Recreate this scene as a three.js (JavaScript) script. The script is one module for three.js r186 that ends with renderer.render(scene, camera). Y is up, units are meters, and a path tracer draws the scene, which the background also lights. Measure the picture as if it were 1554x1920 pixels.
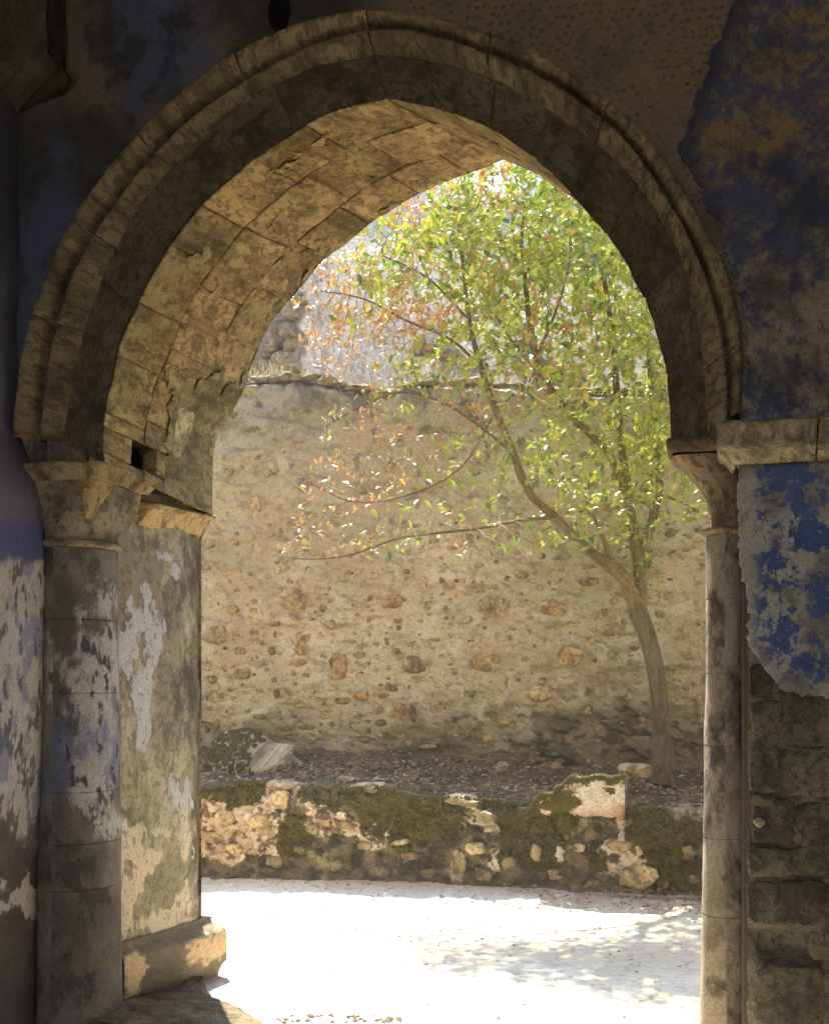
import * as THREE from 'three';
import { Sky } from 'three/addons/objects/Sky.js';
import { mergeGeometries } from 'three/addons/utils/BufferGeometryUtils.js';

// ---------------------------------------------------------------- camera, sky, sun, exposure
const scene = new THREE.Scene();
const EYE = new THREE.Vector3(0, 1.5, 3.95), YAW = THREE.MathUtils.degToRad(10), FPX = 1884, CX = 1005, CY = 1270;
const camera = new THREE.PerspectiveCamera(2 * THREE.MathUtils.radToDeg(Math.atan(960 / FPX)), 1554 / 1920, 0.05, 600);
camera.position.copy(EYE);
camera.rotation.set(0, YAW, 0);
camera.setViewOffset(1554, 1920, 777 - CX, 960 - CY, 1554, 1920);
camera.updateMatrixWorld(true);
const renderer = new THREE.WebGLRenderer({ antialias: true });
renderer.toneMapping = THREE.LinearToneMapping;
renderer.toneMappingExposure = 4.5;
renderer.shadowMap.enabled = true;
const SUN = new THREE.Vector3(-0.33, 1, -0.44).normalize();
const sky = new Sky();
sky.scale.setScalar(500);
sky.material.uniforms.sunPosition.value.copy(SUN);
sky.material.uniforms.turbidity.value = 6;
sky.material.uniforms.rayleigh.value = 0.8;
sky.material.uniforms.mieCoefficient.value = 0.004;
sky.name = 'sky';
sky.userData.kind = 'structure';
scene.add(sky);
scene.environmentIntensity = 0.25;
scene.fog = new THREE.FogExp2(0xfffaf0, 0.0075);
const sun = new THREE.DirectionalLight(0xfff6e8, 4.6);
sun.position.copy(SUN).multiplyScalar(40).add(new THREE.Vector3(-1, 0, -2));
sun.target.position.set(-1, 0, -2);
sun.castShadow = true;
sun.shadow.mapSize.set(2048, 2048);
Object.assign(sun.shadow.camera, { left: -14, right: 14, top: 14, bottom: -14, near: 1, far: 90 });
scene.add(sun, sun.target);

// ---------------------------------------------------------------- helpers
const rng = (a) => () => { a |= 0; a = (a + 0x6d2b79f5) | 0; let t = Math.imul(a ^ (a >>> 15), 1 | a); t = (t + Math.imul(t ^ (t >>> 7), 61 | t)) ^ t; return ((t ^ (t >>> 14)) >>> 0) / 4294967296; };
const V = (x, y, z) => new THREE.Vector3(x, y, z);
const lerp = (a, b, t) => a + (b - a) * t, clamp = (x, a = 0, b = 1) => Math.min(b, Math.max(a, x));
const sst = (a, b, x) => { const t = clamp((x - a) / (b - a)); return t * t * (3 - 2 * t); };
const mixc = (a, b, t) => [lerp(a[0], b[0], t), lerp(a[1], b[1], t), lerp(a[2], b[2], t)];
const PERM = new Uint8Array(512), VAL = new Float32Array(256);
{ const r = rng(7); const p = [...Array(256).keys()]; for (let i = 255; i > 0; i--) { const j = Math.floor(r() * (i + 1)); [p[i], p[j]] = [p[j], p[i]]; } for (let i = 0; i < 512; i++) PERM[i] = p[i & 255]; for (let i = 0; i < 256; i++) VAL[i] = r(); }
function noise(x, y) {                                           // value noise, 0 to 1
  const xi = Math.floor(x), yi = Math.floor(y), fx = x - xi, fy = y - yi, X = xi & 255, Y = yi & 255;
  const u = fx * fx * (3 - 2 * fx), v = fy * fy * (3 - 2 * fy);
  const a = VAL[PERM[X + PERM[Y]]], b = VAL[PERM[X + 1 + PERM[Y]]], c = VAL[PERM[X + PERM[Y + 1 & 255]]], d = VAL[PERM[X + 1 + PERM[Y + 1 & 255]]];
  return lerp(lerp(a, b, u), lerp(c, d, u), v);
}
function fbm(x, y, o = 4) { let s = 0, a = 0.5, n = 0; for (let i = 0; i <= o; i++) { s += a * noise(x, y); n += a; a *= 0.62; const t = x * 1.66 - y * 1.18 + 17.7; y = x * 1.18 + y * 1.66 + 9.2; x = t; } return clamp(0.5 + (s / n - 0.5) * 1.25); }
// a pixel of the photograph to a point on the plane z = const or x = const, and back
const cs = Math.cos(YAW), sn = Math.sin(YAW);
function ray(u, v) { const a = (u - CX) / FPX; return [cs * a - sn, (CY - v) / FPX, -sn * a - cs]; }
function P(u, v, z) { const d = ray(u, v), t = (z - EYE.z) / d[2]; return V(d[0] * t, EYE.y + d[1] * t, z); }
function PX(u, v, x) { const d = ray(u, v), t = x / d[0]; return V(x, EYE.y + d[1] * t, EYE.z + d[2] * t); }
function proj(x, y, z) { const dz = z - EYE.z, r = cs * x - sn * dz, q = -sn * x - cs * dz; return [CX + FPX * r / q, CY - FPX * (y - EYE.y) / q]; }
const blob = (u, v, b) => { const du = (u - b[0]) / b[2], dv = (v - b[1]) / b[3]; return 1 - Math.sqrt(du * du + dv * dv); };
const blobs = (u, v, list) => { let m = -9; for (const b of list) { const q = blob(u, v, b); if (q > m) m = q; } return m; };
const inPoly = (u, v, p) => { let c = false; for (let i = 0, j = p.length - 1; i < p.length; j = i++) if ((p[i][1] > v) !== (p[j][1] > v) && u < (p[j][0] - p[i][0]) * (v - p[i][1]) / (p[j][1] - p[i][1]) + p[i][0]) c = !c; return c; };

// a colour and a height map over a rectangle: fn(a, b) gives [r, g, b (0 to 255, as sRGB), height (0 to 1)]
function paint(w, h, [x0, y0, x1, y1], fn, repeat) {
  const c = new Uint8Array(w * h * 4), k = new Uint8Array(w * h * 4);
  for (let j = 0; j < h; j++) for (let i = 0; i < w; i++) {
    const o = fn(x0 + (x1 - x0) * (i + 0.5) / w, y0 + (y1 - y0) * (j + 0.5) / h), q = (j * w + i) * 4;
    c[q] = clamp(o[0], 0, 255); c[q + 1] = clamp(o[1], 0, 255); c[q + 2] = clamp(o[2], 0, 255); c[q + 3] = 255;
    k[q] = k[q + 1] = k[q + 2] = clamp(o[3]) * 255; k[q + 3] = 255;
  }
  const mk = (d, srgb) => { const t = new THREE.DataTexture(d, w, h); t.magFilter = THREE.LinearFilter; t.minFilter = THREE.LinearFilter; if (srgb) t.colorSpace = THREE.SRGBColorSpace; if (repeat) t.wrapS = t.wrapT = THREE.MirroredRepeatWrapping; t.needsUpdate = true; return t; };
  return { map: mk(c, true), bumpMap: mk(k, false) };
}
const mat = (tex, o = {}) => new THREE.MeshStandardMaterial({ roughness: 0.94, ...(tex ? { map: tex.map, bumpMap: tex.bumpMap, bumpScale: 0.012 } : {}), side: THREE.DoubleSide, ...o });
// a grid of points: f(i/nu, j/nv) gives [x, y, z], uv(a, b) gives [u, v], col gives linear [r, g, b]
function grid(nu, nv, f, uv = (a, b) => [a, b], col, skip) {
  const p = [], t = [], c = [], ix = [];
  for (let j = 0; j <= nv; j++) for (let i = 0; i <= nu; i++) { const a = i / nu, b = j / nv; p.push(...f(a, b)); t.push(...uv(a, b)); if (col) c.push(...col(a, b)); }
  for (let j = 0; j < nv; j++) for (let i = 0; i < nu; i++) { if (skip && skip((i + 0.5) / nu, (j + 0.5) / nv)) continue; const a = j * (nu + 1) + i, b = a + nu + 1; ix.push(a, a + 1, b, a + 1, b + 1, b); }
  const g = new THREE.BufferGeometry();
  g.setAttribute('position', new THREE.Float32BufferAttribute(p, 3)); g.setAttribute('uv', new THREE.Float32BufferAttribute(t, 2));
  if (col) g.setAttribute('color', new THREE.Float32BufferAttribute(c, 3));
  g.setIndex(ix); g.computeVertexNormals(); return g;
}
function uvBy(g, f) { const p = g.attributes.position, t = new Float32Array(p.count * 2); for (let i = 0; i < p.count; i++) { const q = f(p.getX(i), p.getY(i), p.getZ(i)); t[2 * i] = q[0]; t[2 * i + 1] = q[1]; } g.setAttribute('uv', new THREE.BufferAttribute(t, 2)); return g; }
const used = {};
const numbered = (n) => { const k = used[n] = (used[n] ?? -1) + 1; return k ? `${n}_${String(k).padStart(3, '0')}` : n; };
function tag(o, label, category, group) { Object.assign(o.userData, { label, category }); if (group) o.userData.group = group; return o; }
function thing(name, label, category, at = [0, 0, 0], group) { const o = new THREE.Group(); o.name = numbered(name); o.position.set(...at); scene.add(o); return tag(o, label, category, group); }
function part(name, g, m, parent, kind) {                       // geometry is in world places; a part sits under its thing
  const o = new THREE.Mesh(g, m); o.name = parent === scene ? numbered(name) : name; o.castShadow = o.receiveShadow = true; if (kind) o.userData.kind = kind;
  if (parent !== scene && parent.position.lengthSq() > 0 && !g.userData.local) o.position.copy(parent.position).negate();
  parent.add(o); return o;
}
const struct = (name, g, m, kind = 'structure') => part(name, g, m, scene, kind);

// a rough stone set in a wall face (z forward), outline of n corners, about 40 triangles
function stoneGeo(r, w, h, d, n = 9, flat = false) {
  const pos = [], uv = [], ix = [], out = [];
  for (let i = 0; i < n; i++) { const a = (i + (r() - 0.5) * 0.6) / n * Math.PI * 2, e = flat ? 0.93 + r() * 0.1 : 0.78 + r() * 0.3, q = flat ? 7 : 3; const c = Math.cos(a), s = Math.sin(a), k = 1 / Math.pow(Math.abs(c) ** q + Math.abs(s) ** q, 1 / q); out.push([c * k * e * w / 2, s * k * e * h / 2]); }
  const ou = r() * 3, ov = r() * 3;
  const ring = (k, z, j) => { for (const [x, y] of out) { pos.push(x * k, y * k, z + (r() - 0.5) * j); uv.push(x * k + ou, y * k + ov); } };
  ring(1.04, -0.03, 0); ring(1, d * 0.35, d * 0.4); ring(flat ? 0.9 : 0.74, d * 0.9, d * 0.5); 
  pos.push((r() - 0.5) * w * 0.2, (r() - 0.5) * h * 0.2, d * (0.85 + r() * 0.4)); uv.push(ou, ov);
  for (let k = 0; k < 2; k++) for (let i = 0; i < n; i++) { const a = k * n + i, b = k * n + (i + 1) % n; ix.push(a, b, a + n, b, b + n, a + n); }
  for (let i = 0; i < n; i++) ix.push(2 * n + i, 2 * n + (i + 1) % n, 3 * n);
  const g = new THREE.BufferGeometry(); g.setAttribute('position', new THREE.Float32BufferAttribute(pos, 3)); g.setAttribute('uv', new THREE.Float32BufferAttribute(uv, 2)); g.setIndex(ix); g.computeVertexNormals(); return g;
}
// a free rock: a lumpy flattened ball with broken faces
function rockGeo(seed, sx, sy, sz, detail = 3, rough = 0.25, cut = 0.62) {
  const g = new THREE.IcosahedronGeometry(1, detail), p = g.attributes.position, r = rng(seed), cuts = [];
  for (let i = 0; i < 9; i++) { const n = V(r() - 0.5, r() - 0.3, r() - 0.5).normalize(); cuts.push([n, cut + r() * 0.3]); }
  for (let i = 0; i < p.count; i++) {
    const q = V(p.getX(i), p.getY(i), p.getZ(i));
    for (const [n, d] of cuts) { const e = q.dot(n) - d; if (e > 0) q.addScaledVector(n, -e * 0.85); }
    const k = 1 + (fbm(q.x * 2.3 + seed, q.y * 2.3 + q.z * 1.7, 4) - 0.5) * rough;
    p.setXYZ(i, q.x * k * sx, q.y * k * sy, q.z * k * sz);
  }
  g.computeVertexNormals(); return uvBy(g, (x, y, z) => [x * 1.3 + z * 0.4, y * 1.3 + z * 0.9]);
}
function put(g, x, y, z, ry = 0) { const h = g.clone(); if (ry) h.rotateY(ry); h.translate(x, y, z); return h; }

// ---------------------------------------------------------------- stone and plaster materials
const stoneTex = paint(1024, 1024, [0, 0, 1.2, 1.2], (x, y) => {
  const f = fbm(x * 3, y * 3, 6), g = fbm(x * 7 + 40, y * 7 + 3 * f, 6), m = fbm(x * 34, y * 34, 3), fine = noise(x * 230, y * 230), pore = noise(x * 95 + 5, y * 95 + f);
  let c = mixc([186, 171, 136], [140, 127, 98], sst(0.3, 0.75, f));
  c = mixc(c, [205, 186, 150], sst(0.55, 0.85, fbm(x * 5 + 9, y * 5 + 3, 5)) * 0.45);
  c = mixc(c, [78, 70, 54], sst(0.48, 0.8, g) * 0.75);
  c = mixc(c, [88, 78, 58], sst(0.45, 0.75, m) * 0.55); c = mixc(c, [196, 182, 148], sst(0.55, 0.8, fbm(x * 22 + 70, y * 22, 4)) * 0.35);
  const hole = sst(0.86, 0.94, pore) * 0.6;
  c = mixc(c, [60, 50, 38], hole * 0.6);
  const k = 0.86 + fine * 0.24; return [c[0] * k, c[1] * k, c[2] * k, 0.4 + 0.2 * f + 0.35 * m + 0.12 * fine - 0.3 * hole];
}, true);
const stoneMats = [[1, 0.98, 0.92], [0.92, 0.86, 0.76], [0.8, 0.78, 0.66], [1.06, 0.96, 0.82], [0.72, 0.68, 0.58]].map((c) => mat(stoneTex, { color: new THREE.Color().setRGB(...c) }));
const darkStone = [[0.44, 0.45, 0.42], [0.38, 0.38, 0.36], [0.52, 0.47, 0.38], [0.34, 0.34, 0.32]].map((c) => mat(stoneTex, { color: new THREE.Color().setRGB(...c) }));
const shadedRingMats = [[0.36, 0.33, 0.26], [0.33, 0.3, 0.24], [0.38, 0.34, 0.27]].map((c) => mat(stoneTex, { color: new THREE.Color().setRGB(...c) }));  // ring face stone darkened: dirt, plus the shade of facing away from the light
const mortarMat = mat(stoneTex, { color: new THREE.Color().setRGB(1.0, 0.88, 0.64) });
const socketMat = mat(null, { color: new THREE.Color().setRGB(0.03, 0.025, 0.02) });

// ---------------------------------------------------------------- ground, hill, far wood
const groundTex = paint(1024, 1024, [0, 0, 5, 5], (x, y) => {
  const f = fbm(x * 1.3, y * 1.3, 5), g = noise(x * 34, y * 34), h = noise(x * 80, y * 80);
  let c = mixc([206, 197, 178], [184, 172, 150], sst(0.35, 0.7, f));
  c = mixc(c, [150, 136, 112], sst(0.74, 0.9, g) * 0.4);
  const k = 0.92 + h * 0.14; return [c[0] * k, c[1] * k, c[2] * k, 0.4 + 0.3 * f + 0.3 * sst(0.6, 0.9, g) + 0.1 * h];
}, true);
const groundMat = mat(groundTex, { bumpScale: 0.02, roughness: 0.97 });
{
  const near = grid(120, 120, (a, b) => { const x = lerp(-9, 7, a), z = lerp(9, -3.6, b); return [x, (fbm(x * 1.1, z * 1.1, 4) - 0.5) * 0.035 + sst(-2.45, -2.85, z) * 0.05, z]; }, (a, b) => [lerp(-9, 7, a) / 5, lerp(9, -3.6, b) / 5]);
  const far = new THREE.PlaneGeometry(700, 700).rotateX(-Math.PI / 2); far.translate(0, -0.12, 0); uvBy(far, (x, y, z) => [x / 5, z / 5]);
  struct('ground', mergeGeometries([near, far]), groundMat);
}
const leafClump = (r, n, s) => { const pos = [], ix = []; for (let i = 0; i < n; i++) { const c = V(r() - 0.5, r() - 0.5, r() - 0.5).multiplyScalar(s * 2), a = V(r() - 0.5, r() - 0.5, r() - 0.5).normalize().multiplyScalar(s * 0.35), b = V(r() - 0.5, r() - 0.5, r() - 0.5).normalize().multiplyScalar(s * 0.22); const k = pos.length / 3; for (const q of [c.clone().sub(a), c.clone().add(b), c.clone().add(a), c.clone().sub(b)]) pos.push(q.x, q.y, q.z); ix.push(k, k + 1, k + 2, k, k + 2, k + 3); } const g = new THREE.BufferGeometry(); g.setAttribute('position', new THREE.Float32BufferAttribute(pos, 3)); g.setIndex(ix); g.computeVertexNormals(); return g; };
const hillY = (x, z) => { const d = -z - 12; const base = d < 0 ? 3.4 : 3.4 + 29.5 * sst(-4, 60, d); return base + (fbm(x * 0.06 + 3, z * 0.06, 4) - 0.5) * 9 * sst(0, 20, d) - 0.12 * Math.max(0, x + 2); };
{
  struct('hill', grid(70, 50, (a, b) => { const x = lerp(-110, 90, a), z = lerp(-8, -120, b); return [x, hillY(x, z), z]; }), mat(null, { color: new THREE.Color().setRGB(0.1, 0.1, 0.045) }));
  const r = rng(21), m = new THREE.MeshPhysicalMaterial({ roughness: 0.9, transmission: 0.35, thickness: 0, side: THREE.DoubleSide });
  const N = 14000, im = new THREE.InstancedMesh(leafClump(r, 26, 0.8), m, N), M = new THREE.Matrix4(), q = new THREE.Quaternion(), e = new THREE.Euler(), c = new THREE.Color();
  for (let i = 0; i < N; i++) { const z = -26 - r() * 54, x = lerp(-45, 26, r()); const bump = Math.pow(noise(x * 0.42, z * 0.42), 1.5) * 3.4; e.set(r() * 6, r() * 6, r() * 6); q.setFromEuler(e); const s = 0.6 + r() * 0.7; M.compose(V(x, hillY(x, z) + bump * (0.35 + 0.65 * r()), z), q, V(s, s, s)); im.setMatrixAt(i, M); const k = 0.6 + r() * 0.7; c.setRGB(0.06 * k, 0.1 * k, 0.035 * k); im.setColorAt(i, c); }
  im.name = 'hillside_wood'; im.userData.kind = 'stuff'; tag(im, 'green wooded hillside seen far behind the tree under the arch apex', 'woods'); scene.add(im);
}

// ---------------------------------------------------------------- the rubble retaining wall, the ledge on top and the ruined wall above
const ZB = -4.4;
const bigTop = (x) => { const u = proj(x, 4, ZB)[0]; return P(u, lerp(702, 735, clamp((u - 450) / 750)), ZB).y + (fbm(x * 2.1, 3.3, 4) - 0.5) * 0.22; };
const bigH = (x, y) => {                                          // relief of the mortared face, metres
  const wx = x + 0.12 * (fbm(x * 3, y * 3, 2) - 0.5), wy = y + 0.1 * (fbm(x * 2 + 7, y * 2, 2) - 0.5);
  const course = fbm(wx * 3.2, wy * 9, 4), lump = fbm(wx * 6 + 30, wy * 8, 4), low = sst(2.1, 1.2, y) * sst(-3.2, -1.4, x);
  const rag = sst(0.47, 0.5, course) * 0.018;
  return (fbm(x * 0.8, y * 0.8, 3) - 0.5) * 0.1 + lump * 0.035 + rag + low * (sst(0.45, 0.6, lump) * 0.05 - 0.02);
};
const bigTex = paint(1920, 1152, [-5.6, 0.4, 2.2, 4.5], (x, y) => {
  const [u, v] = proj(x, y, ZB), f = fbm(x * 1.2, y * 1.2, 6), m = fbm(x * 5, y * 8, 5), fine = noise(x * 150, y * 150), wob = fbm(x * 8 + 2, y * 15 + 2 * f, 6), mid = fbm(x * 26, y * 30, 3);
  let c = mixc([202, 193, 166], [176, 164, 134], sst(0.3, 0.7, f));
  c = mixc(c, [172, 148, 110], sst(0.5, 0.8, m) * 0.45);
  c = mixc(c, [124, 112, 84], sst(0.56, 0.8, wob) * 0.55);
  c = mixc(c, [120, 106, 80], sst(0.55, 0.8, mid) * 0.35);
  const low = sst(1270, 1440, v + (f - 0.5) * 200); c = mixc(c, [104, 90, 58], low * 0.65);
  c = mixc(c, [70, 72, 34], low * sst(0.5, 0.7, fbm(x * 5 + 3, y * 5, 5)) * 0.6);
  const topd = sst(900, 700, v + (f - 0.5) * 160); c = mixc(c, [132, 126, 112], topd * 0.5); c = mixc(c, [66, 62, 50], topd * sst(0.5, 0.72, fbm(x * 4 + 20, y * 4, 5)) * 0.6);
  const pit = sst(0.8, 0.9, noise(x * 13 + 50 + mid, y * 15 + mid)) * sst(1150, 800, v); c = mixc(c, [84, 74, 56], pit * 0.55);
  const k = 0.88 + fine * 0.2; return [c[0] * k, c[1] * k, c[2] * k, 0.3 + 0.3 * wob + 0.3 * mid + fine * 0.12 - pit * 0.3];
});
const rubble = thing('rubble_wall', 'tall mortared rubble stone wall behind the tree across the sunlit path', 'wall', [-2, 0.6, ZB]);
{
  const X0 = -5.6, X1 = 2.2;
  const face = grid(500, 280, (a, b) => { const x = lerp(X0, X1, a), y = lerp(0.4, bigTop(x), b), r = sst(0.97, 1, b); return [x, y - r * 0.05 * noise(x * 6, 5), ZB + bigH(x, y) - r * 0.1]; }, (a, b) => { const x = lerp(X0, X1, a), y = lerp(0.4, bigTop(x), b); return [(x - X0) / (X1 - X0), (y - 0.4) / 4.1]; });
  part('wall_face', face, mat(bigTex, { bumpScale: 0.02 }), rubble);
  const bm = mat(stoneTex, { color: new THREE.Color().setRGB(0.8, 0.76, 0.64) });
  const side = (a, b) => { const g = new THREE.BoxGeometry(b - a, 3.9, 0.9); g.translate((a + b) / 2, 2.1, ZB - 0.45 + 0.01); return uvBy(g, (x, y, z) => [x / 1.2, y / 1.2 + z]); };
  part('wall_body', mergeGeometries([side(-12, X0 + 0.01), side(X1 - 0.01, 9)]), bm, rubble);
  const r = rng(5), put2 = []; 
  const ochre = [[1.2, 1.1, 0.9], [1.28, 1.08, 0.78], [1.2, 1.12, 0.95], [1.35, 1.24, 1.02], [1.1, 0.98, 0.78], [0.95, 0.9, 0.74]].map((c) => mat(stoneTex, { color: new THREE.Color().setRGB(...c) }));
  const setStone = (u, v, w, h, d, m, label) => { const p = P(u, v, ZB), s = p.distanceTo(EYE) / FPX; const g = stoneGeo(r, w * s, h * s, d); g.rotateZ((r() - 0.5) * 0.25); g.translate(p.x, p.y, ZB + bigH(p.x, p.y) - 0.004); part('stone', g, m, rubble); put2.push([u, v, w, h]); };
  for (const [u, v, w, h, k] of [[553, 1125, 60, 44, 3], [738, 1129, 54, 28, 1], [925, 1139, 60, 42, 2], [570, 1205, 44, 48, 1], [406, 1189, 50, 36, 2], [638, 1250, 38, 50, 1], [777, 1247, 52, 36, 0], [910, 1240, 58, 38, 1], [406, 1307, 42, 28, 0], [680, 1303, 32, 20, 1], [750, 1334, 28, 36, 1], [775, 1338, 18, 34, 0], [817, 1326, 28, 30, 5], [427, 1073, 22, 15, 3], [439, 1143, 24, 16, 3], [451, 1220, 28, 15, 3], [518, 1170, 28, 11, 1], [642, 1143, 20, 18, 0], [607, 1141, 16, 16, 5], [458, 1264, 32, 20, 4], [1038, 1140, 60, 30, 1], [1103, 1092, 50, 18, 1], [977, 1076, 30, 20, 4], [1070, 1232, 56, 44, 1], [1138, 1183, 32, 24, 0], [1191, 1211, 20, 22, 0], [1148, 1228, 20, 18, 5], [1016, 1301, 44, 32, 3], [1291, 1230, 30, 18, 2], [1140, 1151, 28, 18, 1], [1106, 1330, 60, 22, 2], [560, 1242, 36, 16, 4], [735, 1290, 26, 14, 0], [640, 870, 24, 20, 3], [480, 945, 26, 30, 2], [1310, 1020, 22, 30, 1]]) setStone(u, v, w, h, 0.02 + r() * 0.02, ochre[k]);
  const free = (u, v, w, h) => put2.every(([a, b, c, d]) => Math.abs(u - a) > (w + c) * 0.52 || Math.abs(v - b) > (h + d) * 0.55);
  let made = 0, tries = 0;
  while (made < 255 && tries++ < 9000) {
    const v = 760 + 690 * Math.pow(r(), 0.7), u = 370 + r() * 960, lowR = sst(1280, 1400, v) * sst(850, 1000, u);
    const w = 10 + r() * r() * 34 + lowR * 26, h = 8 + r() * 11 + lowR * 6; if (v < 1000 && r() < 0.6) continue;
    if (!free(u, v, w * 0.9, h)) continue;
    setStone(u, v, w, h, 0.003 + r() * 0.011, ochre[v > 1330 ? [2, 4, 5, 1][Math.floor(r() * 4)] : Math.floor(r() * 6)]); made++;
  }
  const small = []; let k = 0;
  while (k++ < 700) { const v = 980 + 460 * r(), u = 360 + r() * 970, w = 6 + r() * 9, h = 4 + r() * 6; if (!free(u, v, w, h)) continue; const p = P(u, v, ZB), s = p.distanceTo(EYE) / FPX, g = stoneGeo(r, w * s, h * s, 0.012, 7); g.translate(p.x, p.y, ZB + bigH(p.x, p.y) - 0.002); small.push(g); }
  part('small_stones', mergeGeometries(small), ochre[2], rubble, 'stuff');
  for (let x = -5.55; x < 2.1;) { const w = 0.14 + r() * 0.26, h = 0.06 + r() * 0.08; const g = rockGeo(Math.floor(r() * 1e5), w * 0.6, h * 0.38 * (0.5 + r()), 0.1, 2, 1.0); g.rotateZ((r() - 0.5) * 0.25); g.translate(x + w / 2, bigTop(x + w / 2) - 0.015 + (r() - 0.5) * 0.03, ZB - 0.1 + r() * 0.05); part('cap_stone', g, stoneMats[[0, 2, 4, 4][Math.floor(r() * 4)]], rubble); x += w * 0.8; }
}
struct('ledge', grid(80, 16, (a, b) => { const x = lerp(-10, 8, a), z = lerp(ZB - 0.06, -9.5, b); return [x, bigTop(clamp(x, -5.5, 2.1)) - 0.05 + b * 0.25 + (fbm(x * 3, z * 3, 3) - 0.5) * 0.06, z]; }, (a, b) => [a * 5, b * 2]), mat(groundTex, { color: new THREE.Color().setRGB(0.8, 0.75, 0.6) }));
const ZU = -5.5;
const upTop = (x) => { const u = proj(x, 5.5, ZU)[0]; return P(u, lerp(440, 500, clamp((u - 450) / 800)), ZU).y + (noise(x * 1.4, 8) - 0.5) * 0.35 + (noise(x * 5, 3) - 0.5) * 0.1; };
{
  const ruin = thing('ruined_wall', 'pale grey weathered ruined wall above the rubble wall, half hidden by leaves', 'wall', [-2, 3.9, ZU]);
  const hU = (x, y) => { const u = proj(x, y, ZU)[0], rub = sst(575, 560, u + (fbm(x * 6, y * 6, 3) - 0.5) * 40); return (fbm(x * 1.4, y * 1.4, 4) - 0.5) * 0.1 - rub * 0.1 + rub * fbm(x * 7, y * 7, 4) * 0.14; };
  const upTex = paint(1024, 512, [-5.6, 3.6, 1.4, 6.4], (x, y) => {
    const [u, v] = proj(x, y, ZU), f = fbm(x * 2, y * 2, 5), st = fbm(x * 9, y * 2.2, 4), rub = sst(578, 566, u + (fbm(x * 6, y * 6, 3) - 0.5) * 40);
    let c = mixc([228, 222, 208], [200, 192, 178], sst(0.35, 0.7, f)); c = mixc(c, [128, 122, 112], sst(0.58, 0.85, st) * 0.5); c = mixc(c, [140, 122, 98], rub * 0.8);
    c = mixc(c, [70, 62, 52], sst(0.55, 0.62, fbm(x * 4 + 9, y * 4, 4)) * sst(700, 1000, u) * 0.8);
    const k = 0.85 + 0.3 * noise(x * 60, y * 60); return [c[0] * k, c[1] * k, c[2] * k, 0.4 + 0.4 * st + 0.2 * f];
  });
  part('wall_face', grid(200, 90, (a, b) => { const x = lerp(-5.6, 1.4, a), y = lerp(3.6, upTop(x), b); return [x, y, ZU + hU(x, y)]; }, (a, b) => { const x = lerp(-5.6, 1.4, a); return [a, (lerp(3.6, upTop(x), b) - 3.6) / 2.8]; }), mat(upTex, { bumpScale: 0.03 }), ruin);
  part('wall_top', grid(200, 4, (a, b) => { const x = lerp(-5.6, 1.4, a), y = upTop(x); return [x, y - 0.01 - b * 0.1, ZU + hU(x, y) - b * 0.5]; }), stoneMats[2], ruin);
  const back = new THREE.BoxGeometry(7, 2.1, 0.3); back.translate(-2.1, 4.6, ZU - 0.35); part('wall_body', uvBy(back, (x, y) => [x, y]), stoneMats[2], ruin);
  const r = rng(77); 
  for (const [u, v, w, h] of [[505, 650, 40, 26], [530, 672, 50, 30], [500, 684, 36, 22], [525, 640, 26, 22], [540, 620, 34, 30], [548, 590, 30, 20], [520, 612, 26, 26], [545, 650, 24, 20], [500, 665, 22, 16], [558, 690, 26, 18], [480, 690, 26, 20], [560, 560, 24, 22], [1060, 690, 40, 22], [1020, 712, 38, 20], [800, 655, 50, 24], [845, 668, 40, 20], [760, 520, 40, 26], [690, 530, 34, 24]]) { const p = P(u, v, ZU), s = p.distanceTo(EYE) / FPX, g = stoneGeo(r, w * s * 1.05, h * s * 1.05, 0.07, 9); g.translate(p.x, p.y, ZU + hU(p.x, p.y) + 0.005); part('stone', g, stoneMats[Math.floor(r() * 5)], ruin); }
  // dry grass on the ledge
  const gs = []; for (let i = 0; i < 420; i++) { const u = i < 90 ? 440 + r() * 90 : 440 + r() * 800, p = P(u, 690, ZB - 0.02 - r() * 0.25); const y = bigTop(clamp(p.x, -4.8, 0.8)), h = 0.05 + r() * 0.12, a = r() * 6.3, w = 0.004, l = h * (0.4 + r() * 0.9); const g = new THREE.BufferGeometry(); const dx = Math.cos(a) * l, dz = Math.sin(a) * l; g.setAttribute('position', new THREE.Float32BufferAttribute([p.x - w, y, p.z, p.x + w, y, p.z, p.x + dx * 0.4 + w * 0.7, y + h * 0.75, p.z + dz * 0.4, p.x + dx * 0.4 - w * 0.7, y + h * 0.75, p.z + dz * 0.4, p.x + dx, y + h, p.z + dz], 3)); g.setIndex([0, 1, 2, 0, 2, 3, 3, 2, 4]); g.computeVertexNormals(); gs.push(g); }
  const o = part('dry_grass', mergeGeometries(gs), mat(null, { color: new THREE.Color().setRGB(0.5, 0.43, 0.26) }), scene, 'stuff'); tag(o, 'dry straw grass along the top of the rubble wall', 'grass');
}

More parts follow.
